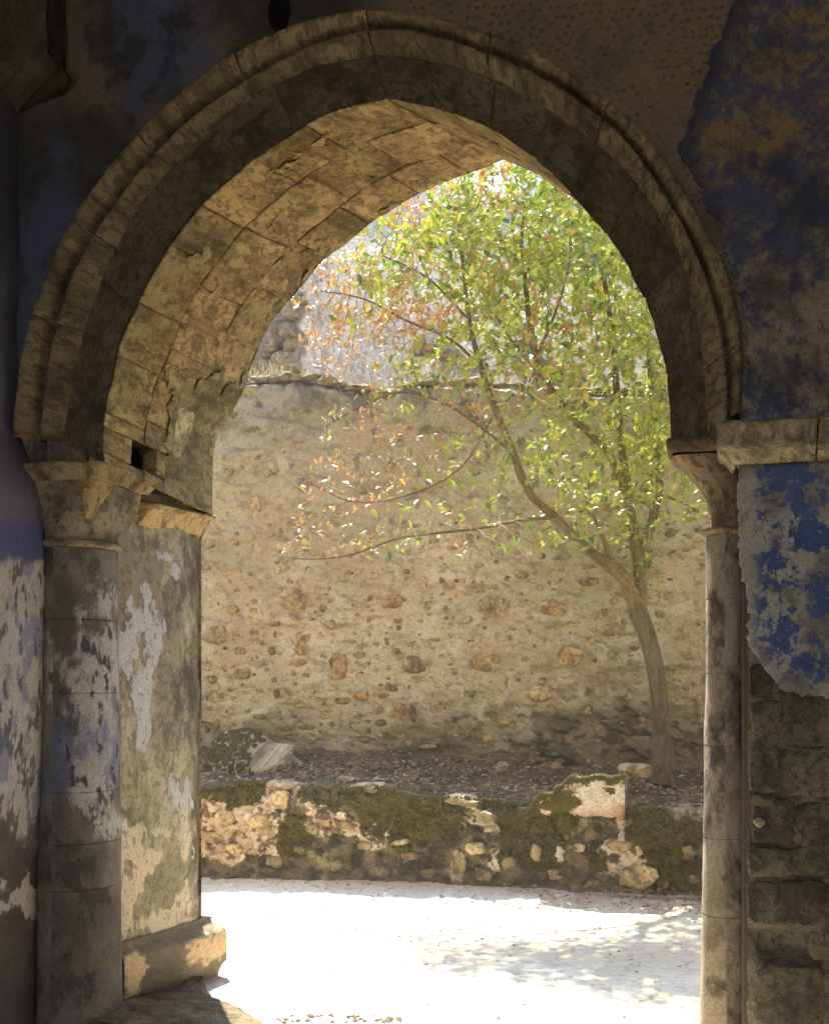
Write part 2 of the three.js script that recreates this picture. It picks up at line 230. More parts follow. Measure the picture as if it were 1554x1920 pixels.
// ---------------------------------------------------------------- terrace with leaf litter, low mossy wall, block and rocks
const ZL = -2.83;
const lowTop = (x) => { const u = proj(x, 0.7, ZL)[0]; return P(u, lerp(1470, 1525, sst(380, 1320, u)), ZL).y + (fbm(x * 3, 1.1, 3) - 0.5) * 0.07; };
const soilY = (x, z) => { const b = clamp((ZL - 0.3 - z) / 1.3); return lowTop(clamp(x, -5.1, 1.9)) - 0.02 + b * 0.12 + (fbm(x * 4, z * 4, 4) - 0.5) * 0.07 + sst(-4.15, -4.4, z) * 0.06; };
const soilTex = paint(1024, 512, [0, 0, 3, 1.5], (x, y) => { const f = fbm(x * 6, y * 6, 5), g = noise(x * 70, y * 70); let c = mixc([132, 110, 76], [86, 70, 44], f); c = mixc(c, [128, 92, 62], sst(0.7, 0.9, g) * 0.7); c = mixc(c, [60, 62, 26], sst(0.58, 0.7, fbm(x * 3, y * 3 + 9, 3)) * 0.6); return [c[0], c[1], c[2], f * 0.6 + g * 0.4]; }, true);
struct('soil', grid(160, 50, (a, b) => { const x = lerp(-9, 5, a), z = lerp(ZL - 0.28, ZB - 0.05, b); return [x, soilY(x, z), z]; }, (a, b) => [lerp(-9, 5, a) / 3, b]), mat(soilTex, { bumpScale: 0.03 }));
const leafGeo = (() => { const g = new THREE.BufferGeometry(); g.setAttribute('position', new THREE.Float32BufferAttribute([0, 0, 0, 0.2, 0.34, 0.07, 0, 0.36, 0, -0.2, 0.34, 0.07, 0.19, 0.68, 0.05, 0, 0.7, -0.02, -0.19, 0.68, 0.05, 0, 1, -0.08], 3)); g.setIndex([0, 1, 2, 0, 2, 3, 1, 4, 5, 1, 5, 2, 2, 5, 6, 2, 6, 3, 4, 7, 5, 5, 7, 6]); g.computeVertexNormals(); return g; })();
function litter(name, n, seed, place, label, cols, size = 0.055) {
  const r = rng(seed), im = new THREE.InstancedMesh(leafGeo, new THREE.MeshPhysicalMaterial({ roughness: 0.75, side: THREE.DoubleSide, transmission: 0.15, thickness: 0 }), n), M = new THREE.Matrix4(), q = new THREE.Quaternion(), c = new THREE.Color();
  for (let i = 0; i < n; i++) { const p = place(r); q.setFromEuler(new THREE.Euler(-Math.PI / 2 + (r() - 0.5) * 1.3, (r() - 0.5) * 1.2, r() * 6.3, 'YXZ')); const s = size * (0.6 + r() * 0.7); M.compose(p, q, V(s, s, s)); im.setMatrixAt(i, M); const k = cols[Math.floor(r() * cols.length)], b = 0.7 + r() * 0.6; im.setColorAt(i, c.setRGB(k[0] * b, k[1] * b, k[2] * b)); }
  im.name = name; im.userData.kind = 'stuff'; im.castShadow = im.receiveShadow = true; tag(im, label, 'leaves'); scene.add(im);
}
litter('fallen_leaves', 6600, 31, (r) => { const x = -5 + 6.8 * Math.pow(r(), 0.8), z = lerp(ZL - 0.2, ZB + 0.04, r()); return V(x, soilY(x, z) + 0.008 + r() * 0.015, z); }, 'brown leaf litter on the soil terrace behind the low mossy wall', [[0.36, 0.24, 0.12], [0.26, 0.17, 0.08], [0.46, 0.33, 0.18], [0.18, 0.13, 0.07]], 0.042);
litter('fallen_leaves', 420, 32, (r) => { const x = -3.0 + 3.4 * Math.pow(r(), 0.3), z = lerp(ZL + 0.07, -2.35, Math.pow(r(), 2.5)); return V(x, 0.03 + sst(-2.45, -2.85, z) * 0.05 + r() * 0.01, z); }, 'dry brown leaves scattered along the foot of the low mossy wall', [[0.25, 0.13, 0.06], [0.16, 0.09, 0.05], [0.3, 0.2, 0.12]], 0.045);

const creamB = [[440, 1520, 60, 44], [515, 1490, 32, 26], [480, 1560, 62, 36], [400, 1550, 44, 40], [600, 1530, 24, 34], [630, 1540, 26, 20], [612, 1510, 12, 26], [705, 1565, 34, 32], [885, 1508, 25, 10], [920, 1535, 46, 20], [855, 1620, 15, 30], [1000, 1530, 12, 18], [1190, 1640, 52, 42], [1150, 1590, 44, 16], [660, 1555, 30, 12], [430, 1610, 30, 12], [1170, 1560, 20, 20], [1040, 1600, 16, 16], [930, 1620, 18, 24]];
const mossB = [[545, 1570, 34, 40], [590, 1490, 34, 36], [770, 1510, 120, 78], [985, 1580, 66, 66], [1060, 1540, 46, 50], [1245, 1600, 58, 100], [420, 1482, 60, 24], [680, 1490, 110, 40], [700, 1520, 40, 40], [930, 1500, 120, 20], [1120, 1620, 20, 30]];
const lowH = (x, y) => { const f = fbm(x * 5, y * 6, 5), g = fbm(x * 13 + 5, y * 15, 4); return (fbm(x * 1.3, y * 1.3, 3) - 0.5) * 0.12 + f * 0.07 + sst(0.4, 0.62, g) * 0.035; };
const mossAt = (u, v, x, y) => sst(-0.15, 0.15, blobs(u, v, mossB) + (fbm(x * 7, y * 7, 5) - 0.5) * 2.2);
const creamAt = (u, v, x, y) => sst(-0.12, 0.12, blobs(u, v, creamB) + (fbm(x * 9 + 9, y * 9, 5) - 0.5) * 2);
const lowTex = paint(2048, 448, [-5.2, 0, 2.0, 0.9], (x, y) => {
  const [u, v] = proj(x, y, ZL), f = fbm(x * 4, y * 4, 5), g = fbm(x * 12, y * 12, 4), fine = noise(x * 130, y * 130), cr = creamAt(u, v, x, y), mo = mossAt(u, v, x, y);
  let c = mixc([124, 112, 84], [72, 64, 44], sst(0.35, 0.65, g)); c = mixc(c, [176, 158, 126], sst(0.6, 0.72, fbm(x * 8 + 4, y * 8, 4)) * 0.7);
  c = mixc(c, mixc([220, 206, 180], [198, 172, 142], sst(0.4, 0.65, f)), cr); c = mixc(c, [80, 60, 40], cr * sst(0.58, 0.68, fbm(x * 18, y * 20, 3)) * 0.7);
  c = mixc(c, mixc([98, 88, 26], [64, 54, 16], fbm(x * 20, y * 20, 3)), mo * 0.95);
  c = mixc(c, [112, 104, 88], sst(1610, 1660, v) * 0.6);
  const k = 0.84 + fine * 0.24; return [c[0] * k, c[1] * k, c[2] * k, 0.3 + g * 0.4 + fine * 0.2 + mo * 0.1];
});
const low = thing('low_wall', 'low rubble wall with green moss and cream plaster patches along the far edge of the path', 'wall', [-2, 0, ZL]);
{
  const T = 0.34;                                                // face, then over the top
  part('wall_face', grid(560, 110, (a, b) => { const x = lerp(-5.2, 2.0, a), t = lowTop(x), q = b * (t + T); if (q < t) { const e = sst(t - 0.07, t, q); return [x, q - e * 0.012, ZL + lowH(x, q) - 0.08 - e * 0.035 + sst(0.1, 0, q) * 0.05]; } const k = (q - t) / T; return [x, t + (fbm(x * 8, k * 4, 3) - 0.5) * 0.04 * sst(0, 0.2, k), ZL + lowH(x, t) - 0.115 - k * T]; }, (a, b) => { const x = lerp(-5.2, 2.0, a), t = lowTop(x), q = b * (t + T); return [a, Math.min(q, t + (q - t) * 0.1) / 0.9]; }), mat(lowTex, { bumpScale: 0.025 }), low);
  const side = (a, b) => { const g = new THREE.BoxGeometry(b - a, 0.66, 0.42); g.translate((a + b) / 2, 0.32, ZL - 0.23); return uvBy(g, (x, y, z) => [x, y + z]); };
  part('wall_body', mergeGeometries([side(-12, -5.19), side(1.99, 8)]), stoneMats[2], low);
  const r = rng(91), cream = mat(stoneTex, { color: new THREE.Color().setRGB(1.4, 1.3, 1.12) }), greyM = [stoneMats[2], stoneMats[4], stoneMats[1]];
  for (const [u, v, w, h, k] of [[890, 1591, 42, 24, 1], [678, 1588, 30, 18, 1], [860, 1622, 26, 44, 1], [770, 1605, 40, 18, 0], [400, 1572, 30, 22, 1], [440, 1592, 32, 20, 1], [498, 1560, 40, 24, 1], [640, 1548, 44, 16, 1], [750, 1580, 40, 10, 1], [912, 1532, 40, 22, 1], [880, 1508, 36, 14, 1], [1160, 1585, 50, 18, 1], [1195, 1645, 70, 50, 1], [1110, 1660, 30, 18, 0], [1085, 1590, 24, 18, 1], [955, 1620, 30, 26, 0], [560, 1595, 30, 18, 0], [515, 1615, 34, 22, 0], [625, 1625, 30, 20, 0], [705, 1635, 34, 20, 0], [800, 1640, 30, 18, 0], [1040, 1640, 30, 24, 0], [1240, 1660, 26, 20, 0], [1290, 1600, 24, 26, 0], [1300, 1650, 24, 20, 0], [480, 1540, 46, 26, 1], [420, 1535, 40, 26, 1], [520, 1498, 36, 30, 1], [905, 1640, 34, 26, 0], [585, 1555, 26, 20, 0], [1005, 1600, 22, 34, 0]]) { const p = P(u, v, ZL), s = p.distanceTo(EYE) / FPX, g = stoneGeo(r, w * s, h * s, 0.03, 10); g.rotateZ((r() - 0.5) * 0.4); g.translate(p.x, p.y, ZL + lowH(p.x, p.y) - 0.075); part('stone', g, k ? cream : greyM[Math.floor(r() * 3)], low); }
  for (const [x, w] of [[-3.9, 0.16], [-3.1, 0.12], [-2.4, 0.18], [-1.75, 0.14], [-1.1, 0.1]]) { const g = rockGeo(Math.floor(x * -977), w, 0.05, 0.09, 2, 0.5); g.translate(x, lowTop(x), ZL - 0.12); part('stone', g, stoneMats[Math.floor(r() * 3)], low); }
}
const mossMat = mat(null, { color: new THREE.Color().setRGB(0.15, 0.13, 0.02), roughness: 1 });
function mossTufts(name, parent, n, seed, place, size = 0.016) {   // small cushions of moss joined into one part
  const r = rng(seed), gs = []; let tries = 0;
  while (gs.length < n && tries++ < n * 12) { const p = place(r); if (!p) continue; const s = size * (0.5 + r()), g = new THREE.IcosahedronGeometry(1, 0), k = 0.55 + r() * 0.8, q = g.attributes.position, cc = []; for (let i = 0; i < q.count; i++) { const j = 0.75 + 0.5 * noise(q.getX(i) * 3 + gs.length, q.getY(i) * 3 + q.getZ(i)); q.setXYZ(i, q.getX(i) * j, q.getY(i) * j, q.getZ(i) * j); cc.push(k, k * (0.92 + 0.16 * noise(gs.length, 3)), k); } g.setAttribute('color', new THREE.Float32BufferAttribute(cc, 3)); g.scale(s * 1.2, s, s * 0.7); g.rotateY(r() * 6); g.translate(p[0], p[1], p[2]); g.computeVertexNormals(); gs.push(g); }
  part(name, mergeGeometries(gs), mossVC, parent, 'stuff');
}
const mossVC = mat(null, { color: new THREE.Color().setRGB(0.1, 0.085, 0.018), roughness: 1, vertexColors: true });
mossTufts('moss', low, 13000, 61, (r) => { const x = lerp(-4.4, 0.5, r()), t = lowTop(x), y = 0.1 + r() * (t - 0.08), [u, v] = proj(x, y, ZL); return mossAt(u, v, x, y) > 0.75 ? [x, y, ZL + lowH(x, y) - 0.084 - sst(t - 0.07, t, y) * 0.03] : null; }, 0.0085);
{ // the block that stands on the low wall
  const a = P(972, 1560, ZL), b = P(1172, 1456, ZL), blk = thing('stone_block', 'cream stone block capped with yellow moss, standing on the low wall before the tree trunk', 'stone block', [(a.x + b.x) / 2, a.y, ZL]);
  const topOf = (u) => u < 1040 ? lerp(1518, 1484, sst(985, 1022, u)) : lerp(1476, 1456, sst(1040, 1072, u));
  const tex = paint(512, 384, [960, 1660, 1180, 1440], (u, v) => { const x = u / 110, y = v / 110, f = fbm(x * 3, y * 3, 5), mo = sst(-0.1, 0.1, (topOf(u) + 16 - v) / 26 + (fbm(x * 5, y * 5, 4) - 0.5) * 3) + sst(-0.1, 0.15, blob(u, v, [1055, 1530, 34, 40]) + (f - 0.5) * 2.2) + sst(-0.1, 0.15, blob(u, v, [990, 1555, 30, 40]) + (f - 0.5) * 2.2); let c = mixc([218, 206, 182], [190, 160, 128], sst(0.4, 0.65, f)); c = mixc(c, [196, 150, 118], sst(1520, 1560, v) * 0.5); c = mixc(c, mixc([104, 94, 30], [66, 60, 20], fbm(x * 14, y * 14, 4)), clamp(mo)); const k = 0.85 + noise(x * 40, y * 40) * 0.25; return [c[0] * k, c[1] * k, c[2] * k, 0.4 + f * 0.5]; });
  const zo = 0.035, D = 0.3;
  const ft = (s) => { const u = lerp(972, 1172, s), p = P(u, topOf(u), ZL); return [p.x, p.y + (noise(s * 14, 2) - 0.5) * 0.03]; };
  part('block_body', grid(60, 40, (s, t) => { const [x, y1] = ft(s), y0 = 0.42; if (t < 0.6) { const k = t / 0.6, y = lerp(y0, y1, k); return [x, y, ZL + zo - sst(0.62, 0.46, y) * 0.13 + (fbm(x * 6, y * 6, 4) - 0.5) * 0.05 - sst(0.9, 1, k) * 0.02 - sst(0.04, 0, s) * 0.06 - sst(0.97, 1, s) * 0.03]; } const k = (t - 0.6) / 0.4; return [x, y1 - k * k * 0.03 + (noise(x * 20, k * 5) - 0.5) * 0.015, ZL + zo - 0.02 - k * D]; }, (s, t) => { const [, y1] = ft(s), u = lerp(972, 1172, s), v = t < 0.6 ? lerp(1610, topOf(u), t / 0.6) : topOf(u) - 4; return [(u - 960) / 220, (v - 1660) / -220]; }), mat(tex, { bumpScale: 0.02 }), blk);
  { const [x, y] = ft(1); part('block_side', grid(10, 10, (s, t) => [x - 0.004 + (noise(s * 5, t * 5) - 0.5) * 0.015, lerp(0.42, y - 0.012, t), ZL + zo - 0.015 - s * D], (s, t) => [s * 0.3, t * 0.3]), stoneMats[2], blk); }
  mossTufts('moss', blk, 1800, 62, (r) => { const s = r(), [x, y] = ft(s), k = r(); return k < 0.45 ? [x, y - 0.07 * r() * r(), ZL + zo - 0.005] : [x, y - 0.003, ZL + zo - 0.02 - r() * D]; }, 0.008);
}
{ // boulder at the left and three small rocks
  const white = mat(stoneTex, { color: new THREE.Color().setRGB(1.3, 1.42, 1.7) }), at = P(470, 1448, -3.75);
  const b = thing('boulder', 'pale grey boulder half covered in dark moss at the left foot of the rubble wall', 'boulder', [at.x, at.y, at.z]);
  const w = 0.38; const g = rockGeo(19, w * 1.15, 0.34, 0.26, 4, 0.6, 0.45); g.translate(at.x, at.y + 0.08, at.z); part('rock_body', g, white, b);
  const p = g.attributes.position; mossTufts('moss', b, 2600, 63, (r) => { const i = Math.floor(r() * p.count / 3) * 3, a = r(), b2 = r() * (1 - a), L = (f) => f(i) * a + f(i + 1) * b2 + f(i + 2) * (1 - a - b2), x = L((k) => p.getX(k)), y = L((k) => p.getY(k)), z = L((k) => p.getZ(k)), [u, v] = proj(x, y, z); return sst(-0.1, 0.1, Math.max(blob(u, v, [435, 1412, 52, 45]), blob(u, v, [395, 1430, 40, 40])) + (fbm(x * 9, y * 9, 4) - 0.5) * 1.6) > 0.5 ? [x, y, z] : null; }, 0.011);
  const rk = (u, v, z, sx, sy, sz, seed, label, m) => { const q = P(u, v, z), o = thing('rock', label, 'rock', [q.x, q.y, q.z]); part('rock_body', put(rockGeo(seed, sx, sy, sz, 3, 0.4), q.x, q.y, q.z), m, o); };
  rk(1190, 1444, -3.55, 0.13, 0.07, 0.1, 33, 'tan rock lying in the leaf litter between the block and the tree trunk', stoneMats[3]);
  rk(1032, 1440, -3.9, 0.1, 0.06, 0.08, 34, 'dark grey rock in the leaf litter at the foot of the rubble wall', darkStone[2]);
  rk(942, 1438, -4.0, 0.06, 0.045, 0.05, 35, 'small pale rock at the foot of the rubble wall, left of the dark grey rock', stoneMats[0]);
  rk(650, 1462, -3.3, 0.08, 0.035, 0.05, 36, 'small flat pale rock on the soil edge above the moss', stoneMats[0]);
}
{ // pebbles on the path
  const r = rng(71), gs = []; const base = [1, 2, 3].map((k) => rockGeo(k * 7, 1, 0.6, 0.8, 1, 0.4));
  for (let i = 0; i < 620; i++) { const row = i < 70; const p = row ? P(410 + r() * 340, 1906 + r() * 14 - (r() ** 3) * 6, 0.0) : V(lerp(-4.6, 0.8, r()), 0, lerp(ZL + 0.05, 1.5, r() ** 1.7)); if (row) { const d = ray(410 + r() * 360, 1904 + r() * 14), t = -1.5 / d[1]; p.set(d[0] * t, 0, EYE.z + d[2] * t); } const s = (row ? 0.009 : 0.006) * (0.5 + r() * 1.3), g = base[i % 3].clone(); g.scale(s, s, s); g.rotateY(r() * 6); g.translate(p.x, (fbm(p.x * 1.1, p.z * 1.1, 4) - 0.5) * 0.035 + sst(-2.45, -2.85, p.z) * 0.05 + s * 0.2, p.z); gs.push(g); }
  const o = part('pebbles', mergeGeometries(gs), mat(stoneTex, { color: new THREE.Color().setRGB(1.35, 1.3, 1.2) }), scene, 'stuff'); tag(o, 'small pebbles scattered on the pale path', 'pebbles');
}

// ---------------------------------------------------------------- the tree
{
  const base = P(1241, 1460, -3.95), tree = thing('tree', 'slender leaning evergreen with yellow green and dying orange leaves on the soil terrace', 'tree', [base.x, base.y, base.z]);
  const bark = mat(paint(256, 1024, [0, 0, 0.6, 2.4], (x, y) => { const s = fbm(x * 55, y * 14, 4) * 0.6 + fbm(x * 34, y * 40, 4) * 0.4, c = mixc([118, 102, 68], [86, 72, 46], sst(0.35, 0.68, s)), f = fbm(x * 8, y * 6, 3); const d = mixc(c, [120, 112, 88], sst(0.55, 0.7, f) * 0.5); return [...d, s]; }, true), { bumpScale: 0.012 });
  const sunlitBark = bark.clone(); sunlitBark.color.setRGB(1.35, 1.3, 1.2);  // branch bark lightened, the sun on the limbs put into its colour
  const limbs = {
    trunk: [[1241, 1468, -3.95, 46], [1240, 1420, -3.95, 44], [1238, 1340, -3.93, 40], [1229, 1260, -3.9, 40], [1212, 1190, -3.85, 42], [1196, 1150, -3.82, 44], [1186, 1120, -3.8, 30]],
    a: [[1196, 1150, -3.82, 36], [1170, 1085, -3.75, 32], [1145, 1062, -3.72, 30], [1100, 1028, -3.62, 24], [1040, 970, -3.5, 22], [990, 920, -3.4, 20], [962, 850, -3.3, 18], [930, 770, -3.2, 15], [902, 690, -3.15, 13], [880, 600, -3.1, 10], [868, 500, -3.1, 7], [860, 420, -3.1, 5]],
    b: [[1150, 1064, -3.73, 24], [1140, 1040, -3.72, 20], [1135, 1020, -3.71, 12], [1120, 985, -3.7, 8], [1100, 940, -3.66, 6]],
    c: [[1198, 1145, -3.82, 34], [1200, 1090, -3.86, 28], [1192, 1030, -3.86, 24], [1180, 950, -3.86, 22], [1167, 850, -3.85, 18], [1156, 740, -3.83, 16], [1150, 640, -3.8, 14], [1135, 540, -3.75, 11], [1122, 440, -3.7, 8], [1115, 360, -3.65, 5]],
    d: [[1196, 1062, -3.86, 22], [1225, 965, -3.92, 20], [1236, 890, -3.95, 18], [1224, 770, -3.95, 16], [1216, 650, -3.93, 12], [1208, 560, -3.9, 9], [1195, 460, -3.85, 6]],
    e: [[1180, 945, -3.86, 18], [1140, 850, -3.7, 16], [1070, 780, -3.55, 16], [1030, 725, -3.5, 15], [1006, 670, -3.45, 14], [992, 600, -3.4, 13], [984, 520, -3.35, 10], [978, 450, -3.3, 7], [985, 370, -3.25, 5]],
    f: [[1040, 970, -3.5, 12], [980, 975, -3.3, 10], [900, 990, -3.1, 9], [800, 1002, -2.95, 7], [740, 1012, -2.9, 6], [650, 1042, -2.85, 5], [570, 1048, -2.8, 3.5], [510, 1040, -2.8, 2.5]],
    g: [[962, 850, -3.3, 9], [900, 800, -3.1, 8], [840, 760, -3.0, 7], [760, 735, -2.95, 6], [680, 760, -2.9, 4], [610, 800, -2.9, 3]],
    h: [[902, 690, -3.15, 9], [850, 640, -3.05, 8], [760, 600, -3.0, 6], [680, 560, -3.0, 5], [600, 545, -3.0, 3]],
    k: [[1030, 725, -3.5, 9], [960, 640, -3.6, 8], [900, 540, -3.65, 6], [850, 440, -3.65, 4]],
    m: [[1236, 930, -3.93, 8], [1270, 938, -3.85, 6], [1310, 960, -3.8, 4], [1332, 975, -3.78, 2.5]],
    n: [[1006, 670, -3.45, 9], [1050, 560, -3.5, 7], [1070, 460, -3.5, 5], [1060, 380, -3.45, 4]],
    p: [[930, 770, -3.2, 8], [860, 880, -3.05, 6], [760, 930, -2.95, 5], [660, 940, -2.9, 4], [580, 905, -2.9, 3]],
    q: [[880, 600, -3.1, 7], [800, 520, -3.15, 6], [720, 480, -3.2, 4]],
  };
  const nodes = [];                                               // {p, parent, kids, r}
  const addNode = (p, parent) => { nodes.push({ p, parent, kids: 0, r: 0 }); if (parent >= 0) nodes[parent].kids++; return nodes.length - 1; };
  const r = rng(404);
  for (const key in limbs) {
    const L = limbs[key].map(([u, v, z, w]) => { const p = P(u, v, z); return { p, r: w * (key > 'e' && key < 'trunk' ? 0.33 : 0.42) * p.distanceTo(EYE) / FPX }; });
    const curve = new THREE.CatmullRomCurve3(L.map((q) => q.p), false, 'centripetal'), len = curve.getLength(), n = Math.max(8, Math.round(len / 0.05)), side = key === 'trunk' ? 18 : 9;
    const rad = (t) => { const k = t * (L.length - 1), i = Math.min(L.length - 2, Math.floor(k)); return lerp(L[i].r, L[i + 1].r, k - i); };
    const fr = curve.computeFrenetFrames(n), pos = [];
    const g = grid(side, n, (a, b) => { const i = Math.round(b * n), c = curve.getPoint(b), th = a * Math.PI * 2, k = rad(b) * (1 + (key === 'trunk' ? 0.14 * (noise(Math.cos(th) * 2 + 5, Math.sin(th) * 2 + b * 6) - 0.5) + (b < 0.06 ? (0.06 - b) * 3.2 : 0) : 0.1 * (noise(a * 4, b * 30) - 0.5))); c.addScaledVector(fr.normals[i], Math.cos(th) * k).addScaledVector(fr.binormals[i], Math.sin(th) * k); return [c.x, c.y, c.z]; }, (a, b) => [a * (key === 'trunk' ? 0.9 : 0.4), b * len / 2.4]);
    part(key === 'trunk' ? 'trunk' : 'branch', g, key === 'trunk' ? bark : sunlitBark, tree);
    let prev = -1; const from = key === 'trunk' || key === 'a' || key === 'c' ? 0.45 : 0.12, pts = curve.getSpacedPoints(Math.round(len / 0.06));
    if (key !== 'trunk') pts.forEach((p, i) => { if (i / pts.length >= from) { prev = addNode(p, prev); nodes[prev].limb = true; } });
  }
  // where the crown wants twigs: [u, v, ru, rv, z near, z far, count]
  const cloud = [[830, 400, 110, 80, -3.9, -2.9, 260], [760, 440, 90, 60, -3.6, -2.8, 150], [900, 350, 90, 60, -3.9, -2.9, 170], [640, 500, 70, 50, -3.2, -2.8, 60], [690, 660, 110, 60, -3.3, -2.7, 90], [660, 1000, 120, 45, -3.1, -2.7, 110], [700, 900, 130, 60, -3.2, -2.6, 90], [960, 420, 190, 120, -4.1, -2.7, 620], [1060, 560, 190, 160, -4.3, -2.8, 620], [840, 520, 150, 110, -3.8, -2.6, 380], [1180, 620, 120, 170, -4.3, -3.0, 330], [700, 540, 130, 70, -3.5, -2.7, 170], [800, 640, 200, 70, -3.5, -2.6, 220], [650, 640, 90, 60, -3.2, -2.7, 70], [680, 800, 90, 50, -3.2, -2.6, 80], [900, 730, 220, 60, -3.4, -2.6, 150], [1120, 850, 130, 90, -4.0, -3.2, 260], [1240, 800, 80, 120, -4.2, -3.3, 160], [820, 880, 200, 90, -3.3, -2.6, 150], [660, 960, 110, 60, -3.1, -2.6, 90], [900, 1010, 190, 30, -3.2, -2.8, 70], [1130, 980, 110, 60, -4.0, -3.4, 120], [1280, 930, 60, 50, -4.0, -3.5, 50], [1200, 1080, 40, 40, -4.0, -3.6, 30], [560, 1030, 60, 20, -2.9, -2.7, 14], [1330, 620, 110, 220, -4.3, -3.0, 220], [1080, 300, 240, 90, -4.0, -2.9, 260], [600, 575, 50, 30, -3.1, -2.8, 24]];
  const att = [], MORE = 1.9;
  for (const [u, v, ru, rv, z0, z1, n] of cloud) for (let i = 0; i < n * MORE; i++) { const a = r() * 6.283, k = Math.sqrt(r()); att.push({ p: P(u + Math.cos(a) * k * ru, v + Math.sin(a) * k * rv, lerp(z0, z1, 0.5 + (r() + r() - 1) * 0.5)), best: -1, d: 1e9 }); }
  let start = 0;
  for (let it = 0; it < 90 && att.length; it++) {
    for (const a of att) for (let i = start; i < nodes.length; i++) { const d = a.p.distanceToSquared(nodes[i].p); if (d < a.d) { a.d = d; a.best = i; } }
    start = nodes.length; const pull = new Map();
    for (let i = att.length - 1; i >= 0; i--) { const a = att[i]; if (a.d < 0.006) { att.splice(i, 1); continue; } if (a.d > 1.4) continue; const d = a.p.clone().sub(nodes[a.best].p).normalize(); const q = pull.get(a.best); q ? q.add(d) : pull.set(a.best, d); }
    for (const [i, d] of pull) { if (nodes[i].kids > 3) continue; d.normalize().add(V((r() - 0.5) * 0.7, (r() - 0.35) * 0.6, (r() - 0.5) * 0.7)).normalize(); addNode(nodes[i].p.clone().addScaledVector(d, 0.065), i); }
    if (start === nodes.length) break;
  }
  for (let i = nodes.length - 1; i >= 0; i--) { const n = nodes[i]; if (!n.kids) n.r = 0.0019 ** 2.3; if (n.parent >= 0) nodes[n.parent].r += n.r; }
  const twigPos = [], twigIx = [];
  const R = (n) => Math.min(0.022, Math.pow(n.r, 1 / 2.3));
  for (const n of nodes) {
    if (n.limb || n.parent < 0) continue; const q = nodes[n.parent], d = n.p.clone().sub(q.p).normalize(), a = V(d.y, d.z, -d.x).cross(d).normalize(), b = d.clone().cross(a), k = twigPos.length / 3;
    for (const [c, rr] of [[q.p, R(q.limb ? n : q)], [n.p, R(n)]]) for (let s = 0; s < 4; s++) { const th = s * Math.PI / 2; const w = c.clone().addScaledVector(a, Math.cos(th) * rr).addScaledVector(b, Math.sin(th) * rr); twigPos.push(w.x, w.y, w.z); }
    for (let s = 0; s < 4; s++) { const s2 = (s + 1) % 4; twigIx.push(k + s, k + s2, k + 4 + s, k + s2, k + 4 + s2, k + 4 + s); }
  }
  const tg = new THREE.BufferGeometry(); tg.setAttribute('position', new THREE.Float32BufferAttribute(twigPos, 3)); tg.setIndex(twigIx); tg.computeVertexNormals();
  part('twigs', tg, mat(null, { color: new THREE.Color().setRGB(0.36, 0.28, 0.18), roughness: 0.8 }), tree, 'stuff');
  // leaves on the thin ends
  const leafMat = (c) => new THREE.MeshPhysicalMaterial({ color: new THREE.Color().setRGB(...c), roughness: 0.55, transmission: 0.58, thickness: 0, clearcoat: 0.8, clearcoatRoughness: 0.3, side: THREE.DoubleSide });
  const M = new THREE.Matrix4(), q = new THREE.Quaternion(), spots = [];
  nodes.forEach((n, i) => {
    if (n.limb || n.parent < 0) return; const rr = R(n); if (rr > 0.0062) return;
    const [u, v] = proj(n.p.x, n.p.y, n.p.z), lush = clamp(sst(560, 1150, u) * 0.7 + sst(900, 500, v) * 0.55, 0.2, 1.1), tip = n.kids === 0;
    const k = Math.floor((tip ? 7 : noise(n.p.x * 9 + 3, n.p.y * 9 + n.p.z * 7) > 0.5 ? 4.4 : 0.5) * lush * (0.7 + r() * 0.7) + r());
    const d = n.p.clone().sub(nodes[n.parent].p).normalize();
    const deadP = clamp(0.5 - 0.42 * sst(560, 1150, u) + 0.25 * sst(650, 950, v) * sst(1050, 700, u) + 0.16 * sst(950, 800, u) * sst(760, 640, v), 0.13, 0.7), dead = noise(n.p.x * 3.2 + 4, n.p.y * 3.2 + n.p.z) + (r() - 0.5) * 0.5 < deadP;
    for (let j = 0; j < k; j++) { const dir = d.clone().multiplyScalar(0.6).add(V(r() - 0.5, r() - 0.45, r() - 0.5).multiplyScalar(1.9)).normalize(), nor = V(r() - 0.5, r() * 1.2, r() - 0.5).normalize(), xa = dir.clone().cross(nor).normalize(); M.makeBasis(xa, dir, xa.clone().cross(dir)); q.setFromRotationMatrix(M); const s = (dead ? 0.054 : 0.074) * (0.6 + r() * 0.6), t = r(); const b = 0.75 + r() * 0.5; const c = dead ? [0.68 * b, (0.34 + 0.14 * t) * b, 0.15 * b] : t < 0.5 ? [0.46 * b, 0.56 * b, 0.05 * b] : t < 0.88 ? [0.7 * b, 0.68 * b, 0.1 * b] : [0.17 * b, 0.28 * b, 0.05 * b]; spots.push({ m: new THREE.Matrix4().compose(n.p.clone().add(V(r() - 0.5, r() - 0.5, r() - 0.5).multiplyScalar(0.03)), q, V(s, s, s * 1.1)), c, s, z: n.p.z }); }
  });
  console.log('tree nodes', nodes.length, 'leaves', spots.length);
  spots.sort((a, b) => (b.s / (EYE.z - b.z)) - (a.s / (EYE.z - a.z)));
  const shades = [[0.33, 0.45, 0.045], [0.52, 0.56, 0.08], [0.68, 0.4, 0.15], [0.17, 0.28, 0.05]].map(leafMat);
  for (const s of spots.slice(0, 280)) { const k = s.c[0] > s.c[1] ? 2 : s.c[0] > 0.25 ? 1 : s.c[1] > 0.2 ? 0 : 3, o = part('leaf', Object.assign(leafGeo, { userData: { local: true } }), shades[k], tree); o.matrix.copy(s.m); o.matrix.setPosition(V().setFromMatrixPosition(s.m).sub(tree.position)); o.matrix.decompose(o.position, o.quaternion, o.scale); }
